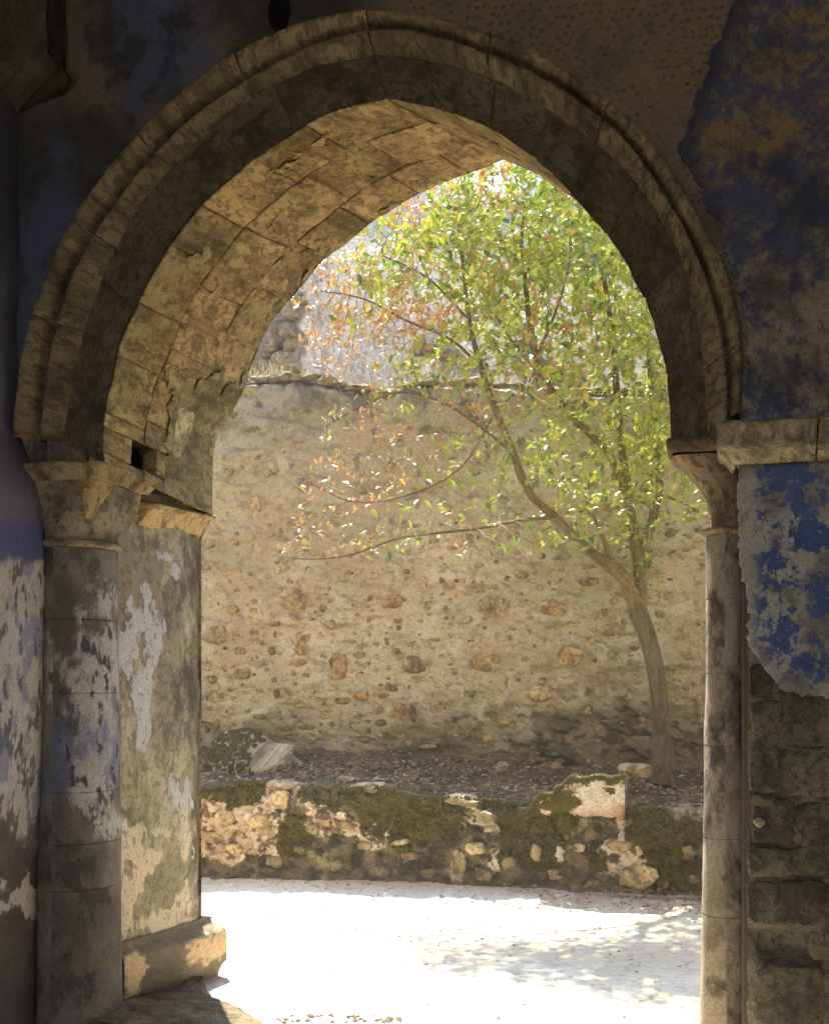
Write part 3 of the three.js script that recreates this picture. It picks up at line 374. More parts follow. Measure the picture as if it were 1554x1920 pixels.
  const rest = spots.slice(280), im = new THREE.InstancedMesh(leafGeo, leafMat([1, 1, 1]), rest.length), col = new THREE.Color();
  rest.forEach((s, i) => { im.setMatrixAt(i, s.m); im.setColorAt(i, col.setRGB(...s.c)); });
  im.name = 'foliage'; im.userData.kind = 'stuff'; im.position.copy(tree.position).negate(); im.castShadow = im.receiveShadow = true; tree.add(im);
}

// ---------------------------------------------------------------- the arched wall
const ZF = 0.15, ZR = -0.69, N = 240;
function halfCurve(pts, z, n) { const c = new THREE.CatmullRomCurve3(pts.map(([u, v]) => P(u, v, z)), false, 'centripetal'); return c.getSpacedPoints(n); }
const two = (L, R, z) => [...halfCurve(L, z, N / 2), ...halfCurve(R, z, N / 2).slice(1)];
const Fc = two([[195, 868], [191, 840], [193, 795], [198, 760], [212, 698], [221, 652], [251, 582], [286, 512], [331, 442], [386, 376], [452, 316], [522, 266], [602, 216], [653, 198], [722, 184]], [[722, 184], [770, 191], [830, 207], [896, 230], [972, 272], [1032, 323], [1083, 378], [1133, 434], [1174, 494], [1204, 550], [1229, 615], [1247, 686], [1255, 760], [1258, 838]], ZF);
const Rl = halfCurve([[397, 965], [397, 900], [400, 837], [410, 807], [432, 772], [455, 730], [477, 672], [507, 607], [552, 552], [602, 492], [647, 457], [703, 412], [780, 366], [830, 342], [901, 317], [944, 299]], ZR, N / 2);
const Rc = (() => { const seen = [[944, 299], [985, 316], [1024, 335], [1049, 353], [1095, 384], [1120, 408]].map(([u, v]) => P(u, v, ZR)); const ap = seen[0]; const more = [[0.7, -0.42], [0.98, -0.72], [1.22, -1.1], [1.38, -1.45], [1.44, -1.62]].map(([dx, dy]) => V(ap.x + dx, ap.y + dy, ZR)); const k = seen.filter((p) => p.x < ap.x + 0.6); return [...Rl, ...new THREE.CatmullRomCurve3([...k, ...more], false, 'centripetal').getSpacedPoints(N / 2).slice(1)]; })();
const Oc = two([[36, 828], [38, 780], [48, 698], [60, 642], [85, 562], [120, 477], [166, 391], [226, 311], [301, 231], [381, 161], [452, 108], [527, 70], [627, 43], [703, 33]], [[703, 33], [770, 38], [846, 53], [921, 78], [992, 96], [1053, 138], [1133, 192], [1204, 250], [1254, 315], [1300, 390], [1340, 460], [1368, 520], [1386, 605], [1392, 660], [1390, 780]], ZF);
const Gc = two([[78, 830], [84, 740], [90, 698], [120, 567], [155, 485], [201, 412], [270, 322], [351, 236], [420, 185], [502, 135], [590, 88], [695, 57]], [[695, 57], [770, 58], [896, 93], [997, 134], [1093, 192], [1174, 262], [1234, 343], [1285, 429], [1320, 504], [1350, 595], [1365, 671], [1368, 790]], ZF);
const Ic = two([[122, 832], [130, 750], [140, 698], [150, 652], [171, 582], [196, 517], [231, 442], [281, 361], [341, 296], [417, 226], [502, 168], [602, 123], [703, 103]], [[703, 103], [770, 108], [871, 129], [972, 172], [1053, 222], [1123, 272], [1189, 338], [1234, 404], [1274, 479], [1300, 565], [1315, 656], [1328, 810]], ZF);
const onC = (C, s) => { const k = clamp(s) * (C.length - 1), i = Math.min(C.length - 2, Math.floor(k)); return C[i].clone().lerp(C[i + 1], k - i); };
const outN = (s, w) => { const h = s < 0.5 ? [Math.max(0, s - 0.01), Math.min(0.4999, s + 0.01)] : [Math.max(0.5, s - 0.01), Math.min(1, s + 0.01)]; const a = onC(Fc, h[0]).lerp(onC(Rc, h[0]), w), b = onC(Fc, h[1]).lerp(onC(Rc, h[1]), w); return V(-(b.y - a.y), b.x - a.x, 0).normalize(); };
const soff = (s, w, d = 0) => onC(Fc, s).lerp(onC(Rc, s), w).addScaledVector(outN(s, w), d);   // outN points out of the opening
function findSW(u, v) { let best = [0, 0, 1e9]; for (let i = 0; i <= 300; i++) for (let j = 0; j <= 60; j++) { const p = soff(i / 600, j / 60), q = proj(p.x, p.y, p.z), d = (q[0] - u) ** 2 + (q[1] - v) ** 2; if (d < best[2]) best = [i / 600, j / 60, d]; } return best; }
const arch = thing('arched_wall', 'thick stone wall pierced by the tall pointed archway with moulded hood', 'wall', [-1.35, 0, -0.3]);
const sock = (() => { const a = findSW(249, 872), b = findSW(294, 872), c = findSW(294, 843), d = findSW(249, 843); return [Math.min(a[0], b[0]), Math.max(c[0], d[0]), Math.min(a[1], d[1]), Math.max(b[1], c[1])]; })();
const rows = [[0.012, 0.34], [0.34, 0.7], [0.7, 1]];
{
  const r = rng(12), J = 0.0008, JW = 0.0028;
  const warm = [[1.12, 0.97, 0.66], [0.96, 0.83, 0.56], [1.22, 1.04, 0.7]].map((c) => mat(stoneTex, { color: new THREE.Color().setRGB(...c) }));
  function block(s0, s1, w0, w1, face, dOff, m) {                 // one voussoir: intrados, and front face in the first row
    const cross = []; const W0 = w0 + (face ? 0 : JW), W1 = w1 - (w1 >= 1 ? 0 : JW), nw = 6;
    if (!face) cross.push([W0, 0.07, 0], [W0, 0.006, 0]); else { for (let k = 6; k >= 0; k--) cross.push([0, 0, k / 6]); cross.push([0.006, 0, 0], [0.012, 0.004, 0], [0.012, 0.03, 0]); }
    for (let k = 0; !face && k <= nw; k++) { const e = k === 0 || k === nw; cross.push([lerp(W0 + (k === 0 ? 0.006 : 0), W1 - (k === nw ? 0.006 : 0), k / nw), e && !face ? 0.0 : 0, 0]); }
    if (!face) cross.push([W1, 0.006, 0], [W1, 0.07, 0]);
    const ns = Math.max(5, Math.round((s1 - s0) * 110)), S = [s0 + J * 0.6, s0 + J, s0 + J * 2.4]; for (let i = 1; i < ns; i++) S.push(lerp(s0 + J * 2.4, s1 - J * 2.4, i / ns)); S.push(s1 - J * 2.4, s1 - J, s1 - J * 0.6);
    const ou = r() * 5, ov = r() * 5;
    const at = (i, k) => { const s0w = S[i], s = clamp(s0w + (noise(cross[k][0] * 6 + 3, s0w * 60) - 0.5) * 0.003 * sst(0, 0.03, s0w) * sst(1, 0.97, s0w) * sst(0, 0.02, Math.abs(s0w - 0.5))), sink = (i === 0 || i === S.length - 1 ? 0.016 : i === 1 || i === S.length - 2 ? 0.004 : 0) * (cross[k][2] > 0 ? 0.25 : 1), [w, d, t] = cross[k];
      if (t > 0) { const p = onC(Fc, s).lerp(onC(Ic, s), t), n = fbm(p.x * 9, p.y * 9, 3) - 0.5; p.z = ZF - sink + dOff + n * 0.014; return [p.x, p.y, p.z]; }
      const ww = w + (noise(s * 70, w * 3 + 8) - 0.5) * 0.018 * sst(0, 0.1, w) * sst(1, 0.9, w), p = soff(s, ww, 0), n = fbm(s * 60 + ou, w * 9 + ov, 4) - 0.5, chip = sst(0.72, 0.86, fbm(s * 50 + ov, w * 6 + ou, 3)) * 0.007; p.addScaledVector(outN(s, w), d + sink + dOff + n * 0.014 + chip); if (face && w < 0.02) p.z = ZF - sink + dOff; return [p.x, p.y, p.z]; };
    const g = grid(S.length - 1, cross.length - 1, (a, b) => at(Math.round(a * (S.length - 1)), Math.round(b * (cross.length - 1))), (a, b) => { const c = cross[Math.round(b * (cross.length - 1))]; return [S[Math.round(a * (S.length - 1))] * 5.2 + ou, (c[0] * 0.85 + c[1] - c[2] * 0.4) / 1.2 + ov]; });
    part(face ? 'voussoir' : 'soffit_stone', g, m, arch);
  }
  { let s = 0; while (s < 1) { let e = s + 0.05 + r() * 0.03; if (s < 0.5 && e > 0.475) e = 0.5; if (e > 0.97) e = 1; block(s, e, 0, 0.012, true, (r() - 0.5) * 0.004, shadedRingMats[Math.floor(r() * 3)]); s = e; } }
  rows.forEach(([w0, w1], k) => {
    let s = 0; const cuts = [0];
    while (s < 1) { s += 0.046 + r() * 0.026 + (k === 1 ? 0.01 : 0); if (Math.abs(s - 0.5) < 0.02) s = 0.5; cuts.push(Math.min(1, s > 0.975 ? 1 : s)); if (s > 0.975) break; }
    for (let i = 0; i + 1 < cuts.length; i++) {
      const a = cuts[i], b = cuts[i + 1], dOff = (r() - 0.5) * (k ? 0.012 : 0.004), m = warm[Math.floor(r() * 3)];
      const hit = k > 0 || true ? a < sock[1] && b > sock[0] && w0 < sock[3] && w1 > sock[2] : false;
      if (!hit) { block(a, b, w0, w1, false, dOff, m); continue; }
      const [sa, sb, wa, wb] = sock; 
      if (a < sa) block(a, sa, w0, w1, false, dOff, m); if (b > sb) block(sb, b, w0, w1, false, dOff, m);
      const A = Math.max(a, sa), B = Math.min(b, sb); if (w0 < wa) block(A, B, w0, wa, false, dOff, m); if (w1 > wb) block(A, B, wb, w1, false, dOff, m);
    }
  });
  part('mortar_core', grid(200, 24, (a, b) => { const p = soff(a, lerp(0.02, 1, b), 0.008); return [p.x, p.y, p.z]; }, (a, b) => [a * 5, b], null, (a, b) => { const w = lerp(0.02, 1, b); return a > sock[0] - 0.002 && a < sock[1] + 0.002 && w > sock[2] - 0.02 && w < sock[3] + 0.02; }), mortarMat, arch);
  part('mortar_core', grid(200, 2, (a, b) => { const p = onC(Fc, a).lerp(onC(Ic, a), lerp(0.02, 0.98, b)); return [p.x, p.y, ZF - 0.006]; }, (a, b) => [a * 5, b]), shadedRingMats[1], arch);
  { // the square socket in the left reveal
    const [s0, s1, w0, w1] = sock, e = 0.001, c = [[s0 - e, w0 - 0.005], [s1 + e, w0 - 0.005], [s1 + e, w1 + 0.005], [s0 - e, w1 + 0.005], [s0 - e, w0 - 0.005]];
    const side = grid(4, 2, (a, b) => { const q = c[Math.round(a * 4)], p = soff(q[0], q[1], 0.02 + b * 0.2); return [p.x, p.y, p.z]; }), back = grid(1, 1, (a, b) => { const p = soff(lerp(s0 - e, s1 + e, a), lerp(w0 - 0.005, w1 + 0.005, b), 0.2); return [p.x, p.y, p.z]; });
    part('beam_socket', mergeGeometries([side, back]), mat(stoneTex, { color: new THREE.Color().setRGB(0.3, 0.22, 0.15) }), arch);
  }
  // remnants of plaster on the left soffit, thin raised sheets with their own edge
  const patch = (pts, d, m) => { const sw = pts.map(([u, v]) => findSW(u, v)), shp = new THREE.Shape(sw.map(([s, w]) => new THREE.Vector2(s * 8, w))), g = new THREE.ExtrudeGeometry(shp, { depth: d, bevelEnabled: false, steps: 1 }); const p = g.attributes.position; for (let i = 0; i < p.count; i++) { const q = soff(p.getX(i) / 8, p.getY(i), 0.004 - p.getZ(i)); p.setXYZ(i, q.x, q.y, q.z); } g.computeVertexNormals(); uvBy(g, (x, y, z) => [x + z, y]); part('plaster_remnant', g, m, arch); };
  const pale = mat(stoneTex, { color: new THREE.Color().setRGB(1.35, 1.28, 1.1) });
  patch([[322, 770], [332, 760], [345, 764], [361, 772], [360, 790], [354, 815], [345, 835], [334, 855], [326, 858], [320, 848], [323, 820], [325, 795]], 0.014, pale);
  patch([[396, 785], [412, 788], [412, 800], [404, 812], [401, 840], [392, 840], [398, 815], [393, 800]], 0.014, pale);
  { const cm = mat(stoneTex, { color: new THREE.Color().setRGB(1.02, 0.95, 0.72) });
    part('plaster_coat', grid(260, 90, (a, b) => { const s = lerp(0, 0.47, a), w = lerp(0.03, 1, b), p = soff(s, w, -0.0075 + (fbm(s * 40, w * 6, 4) - 0.5) * 0.01); return [p.x, p.y, p.z]; }, (a, b) => [a * 2.2, b * 0.7], null, (a, b) => { const p = soff(lerp(0, 0.47, a), lerp(0.03, 1, b)), [u, v] = proj(p.x, p.y, p.z), n = fbm(a * 14, b * 7, 6) - 0.5; const base = !(u + n * 50 < 308 || v + n * 140 < 690) && !(u < 305 && v < 925); return !(base || (v < 800 && n > 0.24 - 0.05 * b) ); }), cm, arch); }
  // hood mould in lengths
  const prof = [[-0.02, -0.02], [0, 0.01], [0.1, 0.05], [0.28, 0.078], [0.52, 0.08], [0.78, 0.058], [0.9, 0.02], [0.96, -0.03], [1.06, -0.03], [1.12, 0.03], [1.3, 0.044], [1.55, 0.04], [1.72, 0.018], [1.86, 0.004], [2.02, -0.004]];
  const hood = mat(stoneTex, { color: new THREE.Color().setRGB(0.72, 0.64, 0.46) }), hoodB = mat(stoneTex, { color: new THREE.Color().setRGB(0.64, 0.57, 0.42) });
  let s = 0; while (s < 1) { let e = s + 0.085 + r() * 0.05; if (s < 0.5 && e > 0.45) e = 0.5; if (e > 0.95) e = 1; const ns = 30, ou = r() * 4, worn = r() * 0.01;
    const g = grid(ns, prof.length - 1, (a, b) => { const end = a === 0 || a === 1, ss = lerp(s + 0.0006, e - 0.0006, a), [q, z] = prof[Math.round(b * (prof.length - 1))], p = q < 1 ? onC(Oc, ss).lerp(onC(Gc, ss), q) : onC(Gc, ss).lerp(onC(Ic, ss), q - 1), n = fbm(ss * 120, q * 3 + ou, 3) - 0.5; const low = sst(0.16, 0.04, ss) + sst(0.86, 0.97, ss); return [p.x, p.y, ZF + z * (1 - worn * 8) + n * 0.01 - (end ? 0.0015 : 0) - sst(0.68, 0.82, fbm(ss * 60, q * 2 + 9, 3)) * 0.014]; }, (a, b) => [lerp(s, e, a) * 6 + ou, b * 0.3 + ou]);
    part('hood_stone', g, r() < 0.6 ? hood : hoodB, arch); s = e; if (s >= 1) break; }
}
// ---- wall faces
const EDGE = [[1388, -60], [1385, 0], [1362, 50], [1340, 95], [1325, 140], [1308, 180], [1290, 235], [1273, 278], [1290, 320], [1310, 352], [1345, 425], [1362, 470], [1380, 540], [1395, 600], [1400, 640], [1402, 690], [1396, 740], [1392, 800]];
const onEdge = (v) => { for (let i = 0; i + 1 < EDGE.length; i++) if (v <= EDGE[i + 1][1]) return lerp(EDGE[i][0], EDGE[i + 1][0], (v - EDGE[i][1]) / (EDGE[i + 1][1] - EDGE[i][1])); return 1390; };
const faceTex = paint(1664, 896, [-3.2, 2.2, 0.6, 4.5], (x, y) => {
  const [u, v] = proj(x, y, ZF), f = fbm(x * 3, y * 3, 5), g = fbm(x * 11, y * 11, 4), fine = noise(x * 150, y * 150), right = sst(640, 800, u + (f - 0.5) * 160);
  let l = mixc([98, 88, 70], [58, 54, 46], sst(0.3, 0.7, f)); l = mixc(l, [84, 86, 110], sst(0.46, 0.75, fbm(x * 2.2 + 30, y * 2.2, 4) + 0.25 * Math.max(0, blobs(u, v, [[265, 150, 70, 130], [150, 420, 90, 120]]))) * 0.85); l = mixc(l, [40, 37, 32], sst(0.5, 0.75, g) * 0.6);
  const cell = 0.034, row = Math.floor(y / cell), cx = Math.floor(x / cell + (row % 2) * 0.5); let pit = 0;
  for (let dj = -1; dj <= 1; dj++) { const rw = row + dj, c0 = Math.floor(x / cell + (rw & 1) * 0.5); for (let di = -1; di <= 1; di++) { const c = c0 + di, hx = noise(c * 7.13 + 0.5, rw * 3.7 + 0.5), hy = noise(c * 3.3 + 9.5, rw * 8.1 + 2.5), px = (c + 0.5 + (hx - 0.5) * 0.9 - (rw & 1) * 0.5) * cell, py = (rw + 0.5 + (hy - 0.5) * 0.8) * cell; if (hx * 0.5 + noise(px * 6, py * 6) * 0.8 > 0.55) { const d = Math.hypot((x - px) * (0.7 + hy * 0.7), (y - py) * 1.4) + (noise(x * 90, y * 90) - 0.5) * 0.006; pit = Math.max(pit, sst(0.008 + hy * 0.009, 0.001, d)); } } }
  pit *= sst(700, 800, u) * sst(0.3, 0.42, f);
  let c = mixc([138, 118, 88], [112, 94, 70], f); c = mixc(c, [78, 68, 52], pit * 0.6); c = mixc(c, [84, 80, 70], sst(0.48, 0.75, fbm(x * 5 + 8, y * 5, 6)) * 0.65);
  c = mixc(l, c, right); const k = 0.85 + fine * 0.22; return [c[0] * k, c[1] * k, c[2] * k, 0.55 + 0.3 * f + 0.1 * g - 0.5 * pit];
});
{
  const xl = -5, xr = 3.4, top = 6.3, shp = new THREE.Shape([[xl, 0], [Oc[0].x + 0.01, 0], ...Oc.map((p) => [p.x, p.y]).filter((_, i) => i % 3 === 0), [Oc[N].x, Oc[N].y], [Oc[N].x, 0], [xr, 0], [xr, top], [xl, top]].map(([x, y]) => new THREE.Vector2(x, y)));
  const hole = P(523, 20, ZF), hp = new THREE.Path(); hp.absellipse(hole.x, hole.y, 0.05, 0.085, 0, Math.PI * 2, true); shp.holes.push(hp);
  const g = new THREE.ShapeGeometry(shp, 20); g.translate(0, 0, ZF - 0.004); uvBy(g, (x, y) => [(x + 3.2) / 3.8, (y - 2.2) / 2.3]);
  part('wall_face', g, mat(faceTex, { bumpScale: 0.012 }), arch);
  part('putlog_hole', grid(16, 2, (a, b) => { const t = a * Math.PI * 2, k = b > 0.9 ? 0.3 : 1; return [hole.x + Math.cos(t) * 0.05 * k, hole.y + Math.sin(t) * 0.085 * k, ZF - 0.006 - (b > 0 ? 0.2 : 0)]; }), socketMat, arch);
  // left jamb with peeling plaster, its base and rear corbel
  const A = V(-2.642, 0, -0.17), B = V(-2.51, 0, ZR), wht = [[245, 1130, 15, 24], [270, 1110, 12, 28], [265, 1165, 18, 34], [240, 1215, 25, 38], [282, 1205, 20, 62], [270, 1290, 16, 52], [270, 1365, 14, 42], [310, 1045, 14, 12], [330, 1070, 10, 12], [330, 1490, 12, 34], [352, 1490, 8, 42], [300, 1560, 42, 24], [230, 1590, 18, 40], [345, 1570, 14, 48], [280, 1605, 34, 32], [262, 1640, 14, 44], [235, 1690, 22, 66], [300, 1728, 90, 24], [352, 1690, 26, 34], [222, 1640, 14, 50]];
  const jPos = (a, y) => V(lerp(A.x, B.x, a), y, lerp(A.z, B.z, a));
  const jTex = paint(512, 1536, [0, 0, 1, 2.4], (a, y) => {
    const p = jPos(a, y), [u, v] = proj(p.x, y, p.z), X = a * 0.55, f = fbm(X * 6, y * 3.5, 5), g = fbm(X * 16, y * 8, 4), fine = noise(X * 170, y * 170);
    let c = mixc([204, 188, 148], [164, 150, 116], sst(0.3, 0.7, f)); c = mixc(c, [86, 80, 66], sst(0.5, 0.78, g) * 0.6); c = mixc(c, [96, 88, 72], sst(0.5, 0.7, fbm(X * 50, y * 40, 3)) * 0.4); c = mixc(c, [84, 78, 62], sst(340, 375, u + (g - 0.5) * 60) * 0.5);
    const w = sst(-0.1, 0.16, blobs(u, v, wht) - 0.08 + (fbm(X * 16, y * 8, 6) - 0.5) * 2.6) * (1 - 0.5 * sst(0.62, 0.8, fbm(X * 60, y * 40, 2))), dn = sst(1450, 1600, v);
    c = mixc(c, mixc([206, 200, 190], [228, 206, 166], dn), w); const k = 0.9 + fine * 0.14; return [c[0] * k, c[1] * k, c[2] * k, 0.35 + 0.15 * g + w * 0.3 + fine * 0.08];  // patches yellow towards the bottom, bounce light from the ground painted in
  });
  part('jamb_plaster', grid(40, 160, (a, b) => { const p = jPos(a, lerp(0.2, 2.36, b)), n = (fbm(a * 3, b * 9, 4) - 0.5) * 0.02; return [p.x + n + sst(0.93, 1, a) * -0.012, p.y, p.z]; }, (a, b) => [a, lerp(0.2, 2.36, b) / 2.4]), mat(jTex, { bumpScale: 0.012 }), arch);
  part('jamb_front', grid(4, 20, (a, b) => [lerp(-3.1, A.x, a), b * 2.4, A.z - 0.003], (a, b) => [a * 0.4, b * 2]), stoneMats[2], arch);
  const baseProf = [[0.012, 0.3], [0.018, 0.27], [0.05, 0.258], [0.088, 0.246], [0.1, 0.22], [0.102, 0.15], [0.098, 0.085], [0.07, 0.062], [0.06, 0.03], [0.05, -0.02]];
  const bTex = paint(512, 256, [0, 0, 1, 0.3], (a, y) => { const f = fbm(a * 5, y * 14, 5), w = sst(-0.2, 0.3, Math.max(blob(a, y, [0.82, 0.17, 0.3, 0.07]), blob(a, y, [0.1, 0.16, 0.1, 0.1])) + (fbm(a * 12, y * 30, 4) - 0.5) * 1.4); let c = mixc([156, 138, 104], [112, 100, 76], f); c = mixc(c, [226, 192, 136], w); const k = 0.88 + noise(a * 90, y * 200) * 0.2; return [c[0] * k, c[1] * k, c[2] * k, 0.4 + f * 0.4 + w * 0.15]; });  // rear patch painted yellowish, standing for light off the ground
  part('jamb_base', grid(30, 9, (a, b) => { const [o, y] = baseProf[Math.round(b * 9)], e = sst(0.9, 1, a) * 0; const p = jPos(lerp(-0.03, 1.09, a), y), k = o * (0.55 + 0.45 * sst(0.15, 0.6, a)); return [p.x + k + (fbm(a * 7, y * 20, 3) - 0.5) * 0.02, y + (fbm(a * 5, 3, 3) - 0.5) * 0.016, p.z]; }, (a, b) => [a, clamp(baseProf[Math.round(b * 9)][1]) / 0.3]), mat(bTex), arch);
  { // rear end of the base and the corbel at the springing
    part('jamb_base', grid(6, 9, (a, b) => { const [o, y] = baseProf[Math.round(b * 9)], p = jPos(1.09, y); return [p.x + o * (1 - a) - a * 0.3, y, p.z - 0.0]; }, (a, b) => [1 - a * 0.3, b]), mat(bTex), arch);
    const y0 = PX(345, 1003, -2.49).y, y1 = PX(345, 952, -2.47).y, za = PX(296, 970, -2.5).z, zb = ZR - 0.02;
    const cp = [[-0.06, y0 - 0.02], [-0.015, y0], [0.0, y0 + 0.03], [0.03, y1 - 0.03], [0.062, y1 - 0.008], [0.066, y1 + 0.006], [-0.06, y1 + 0.03]];
    part('corbel', grid(14, 6, (a, b) => { const [o, y] = cp[Math.round(b * 6)], z = lerp(za, zb, a), t = (z - A.z) / (B.z - A.z), e = sst(0.08, 0, a) * 0.05; return [lerp(A.x, B.x, t) + o - e + (noise(a * 6, b * 5) - 0.5) * 0.01, y - a * 0.0 + (noise(a * 5, 1) - 0.5) * 0.01, z]; }, (a, b) => [a * 0.4, b * 0.2]), mat(stoneTex, { color: new THREE.Color().setRGB(1.4, 1.18, 0.84) }), arch);
    part('corbel_end', grid(1, 6, (a, b) => { const [o, y] = cp[Math.round(b * 6)]; return [a ? -2.6 : B.x + o, y, zb]; }), stoneMats[3], arch);
  }
  // right jamb behind the column, rear face, top
  const wallM = mat(stoneTex, { color: new THREE.Color().setRGB(1.25, 1.12, 0.9) });
  const pr = new THREE.Shape([[0.03, 0.12], [0.03, 0.3], [0.52, 0.69], [1.6, 0.69], [1.6, 0.12]].map(([x, z]) => new THREE.Vector2(x, z))); const jr = new THREE.ExtrudeGeometry(pr, { depth: 2.46, bevelEnabled: false }); jr.rotateX(-Math.PI / 2); part('jamb_right', uvBy(jr, (x, y, z) => [x + z, y]), wallM, arch);
  const rear = new THREE.Shape([[-11, 0], [B.x, 0], [B.x, Rc[0].y], ...Rc.map((p) => [p.x, p.y]), [0.5, Rc[N].y], [0.5, 0], [9, 0], [9, 6.3], [-11, 6.3]].map(([x, y]) => new THREE.Vector2(x, y))); const rg = new THREE.ShapeGeometry(rear); rg.translate(0, 0, ZR - 0.002); part('outer_face', uvBy(rg, (x, y) => [x, y]), wallM, arch);
}
{ // thin coat of blue plaster on the right of the wall
  const tex = paint(832, 1152, [-0.4, 2.2, 1, 4.5], (x, y) => {
    const [u, v] = proj(x, y, ZF), f = fbm(x * 4, y * 3, 5), sp = fbm(x * 34, y * 30, 4), fine = noise(x * 160, y * 160), big = blobs(u, v, [[1400, 260, 90, 50], [1440, 600, 50, 110], [1480, 650, 60, 90], [1420, 520, 40, 30], [1530, 640, 40, 120]]);
    const bl = sst(0.34, 0.66, sp * 0.7 + 0.3 * fbm(x * 95, y * 85, 4) + (0.5 - f) * 0.35 - clamp(big * 0.5 + 0.1, 0, 0.22) + 0.06);
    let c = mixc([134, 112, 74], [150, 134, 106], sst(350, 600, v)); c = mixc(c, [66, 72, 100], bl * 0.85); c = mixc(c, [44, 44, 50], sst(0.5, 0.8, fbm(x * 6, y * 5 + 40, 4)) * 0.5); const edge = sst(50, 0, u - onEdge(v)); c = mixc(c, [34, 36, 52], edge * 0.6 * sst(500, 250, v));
    const k = 0.86 + fine * 0.22; return [c[0] * k, c[1] * k, c[2] * k, 0.5 + bl * 0.15 + 0.3 * f + fine * 0.1];
  });
  const pts = Array.from({ length: 130 }, (_, i) => { const v = lerp(-60, 800, i / 129); return [onEdge(v) + (fbm(i * 0.35, 4, 4) - 0.5) * 26, v]; }).map(([u, v]) => P(u, v, ZF)).map((p) => new THREE.Vector2(p.x, p.y)); const e = pts[pts.length - 1]; pts.push(new THREE.Vector2(1.6, e.y), new THREE.Vector2(1.6, pts[0].y));
  const g = new THREE.ExtrudeGeometry(new THREE.Shape(pts), { depth: 0.01, bevelEnabled: false }); g.translate(0, 0, ZF + 0.002); uvBy(g, (x, y) => [(x + 0.4) / 1.4, (y - 2.2) / 2.3]); part('blue_plaster', g, mat(tex, { bumpScale: 0.008 }), arch);
}

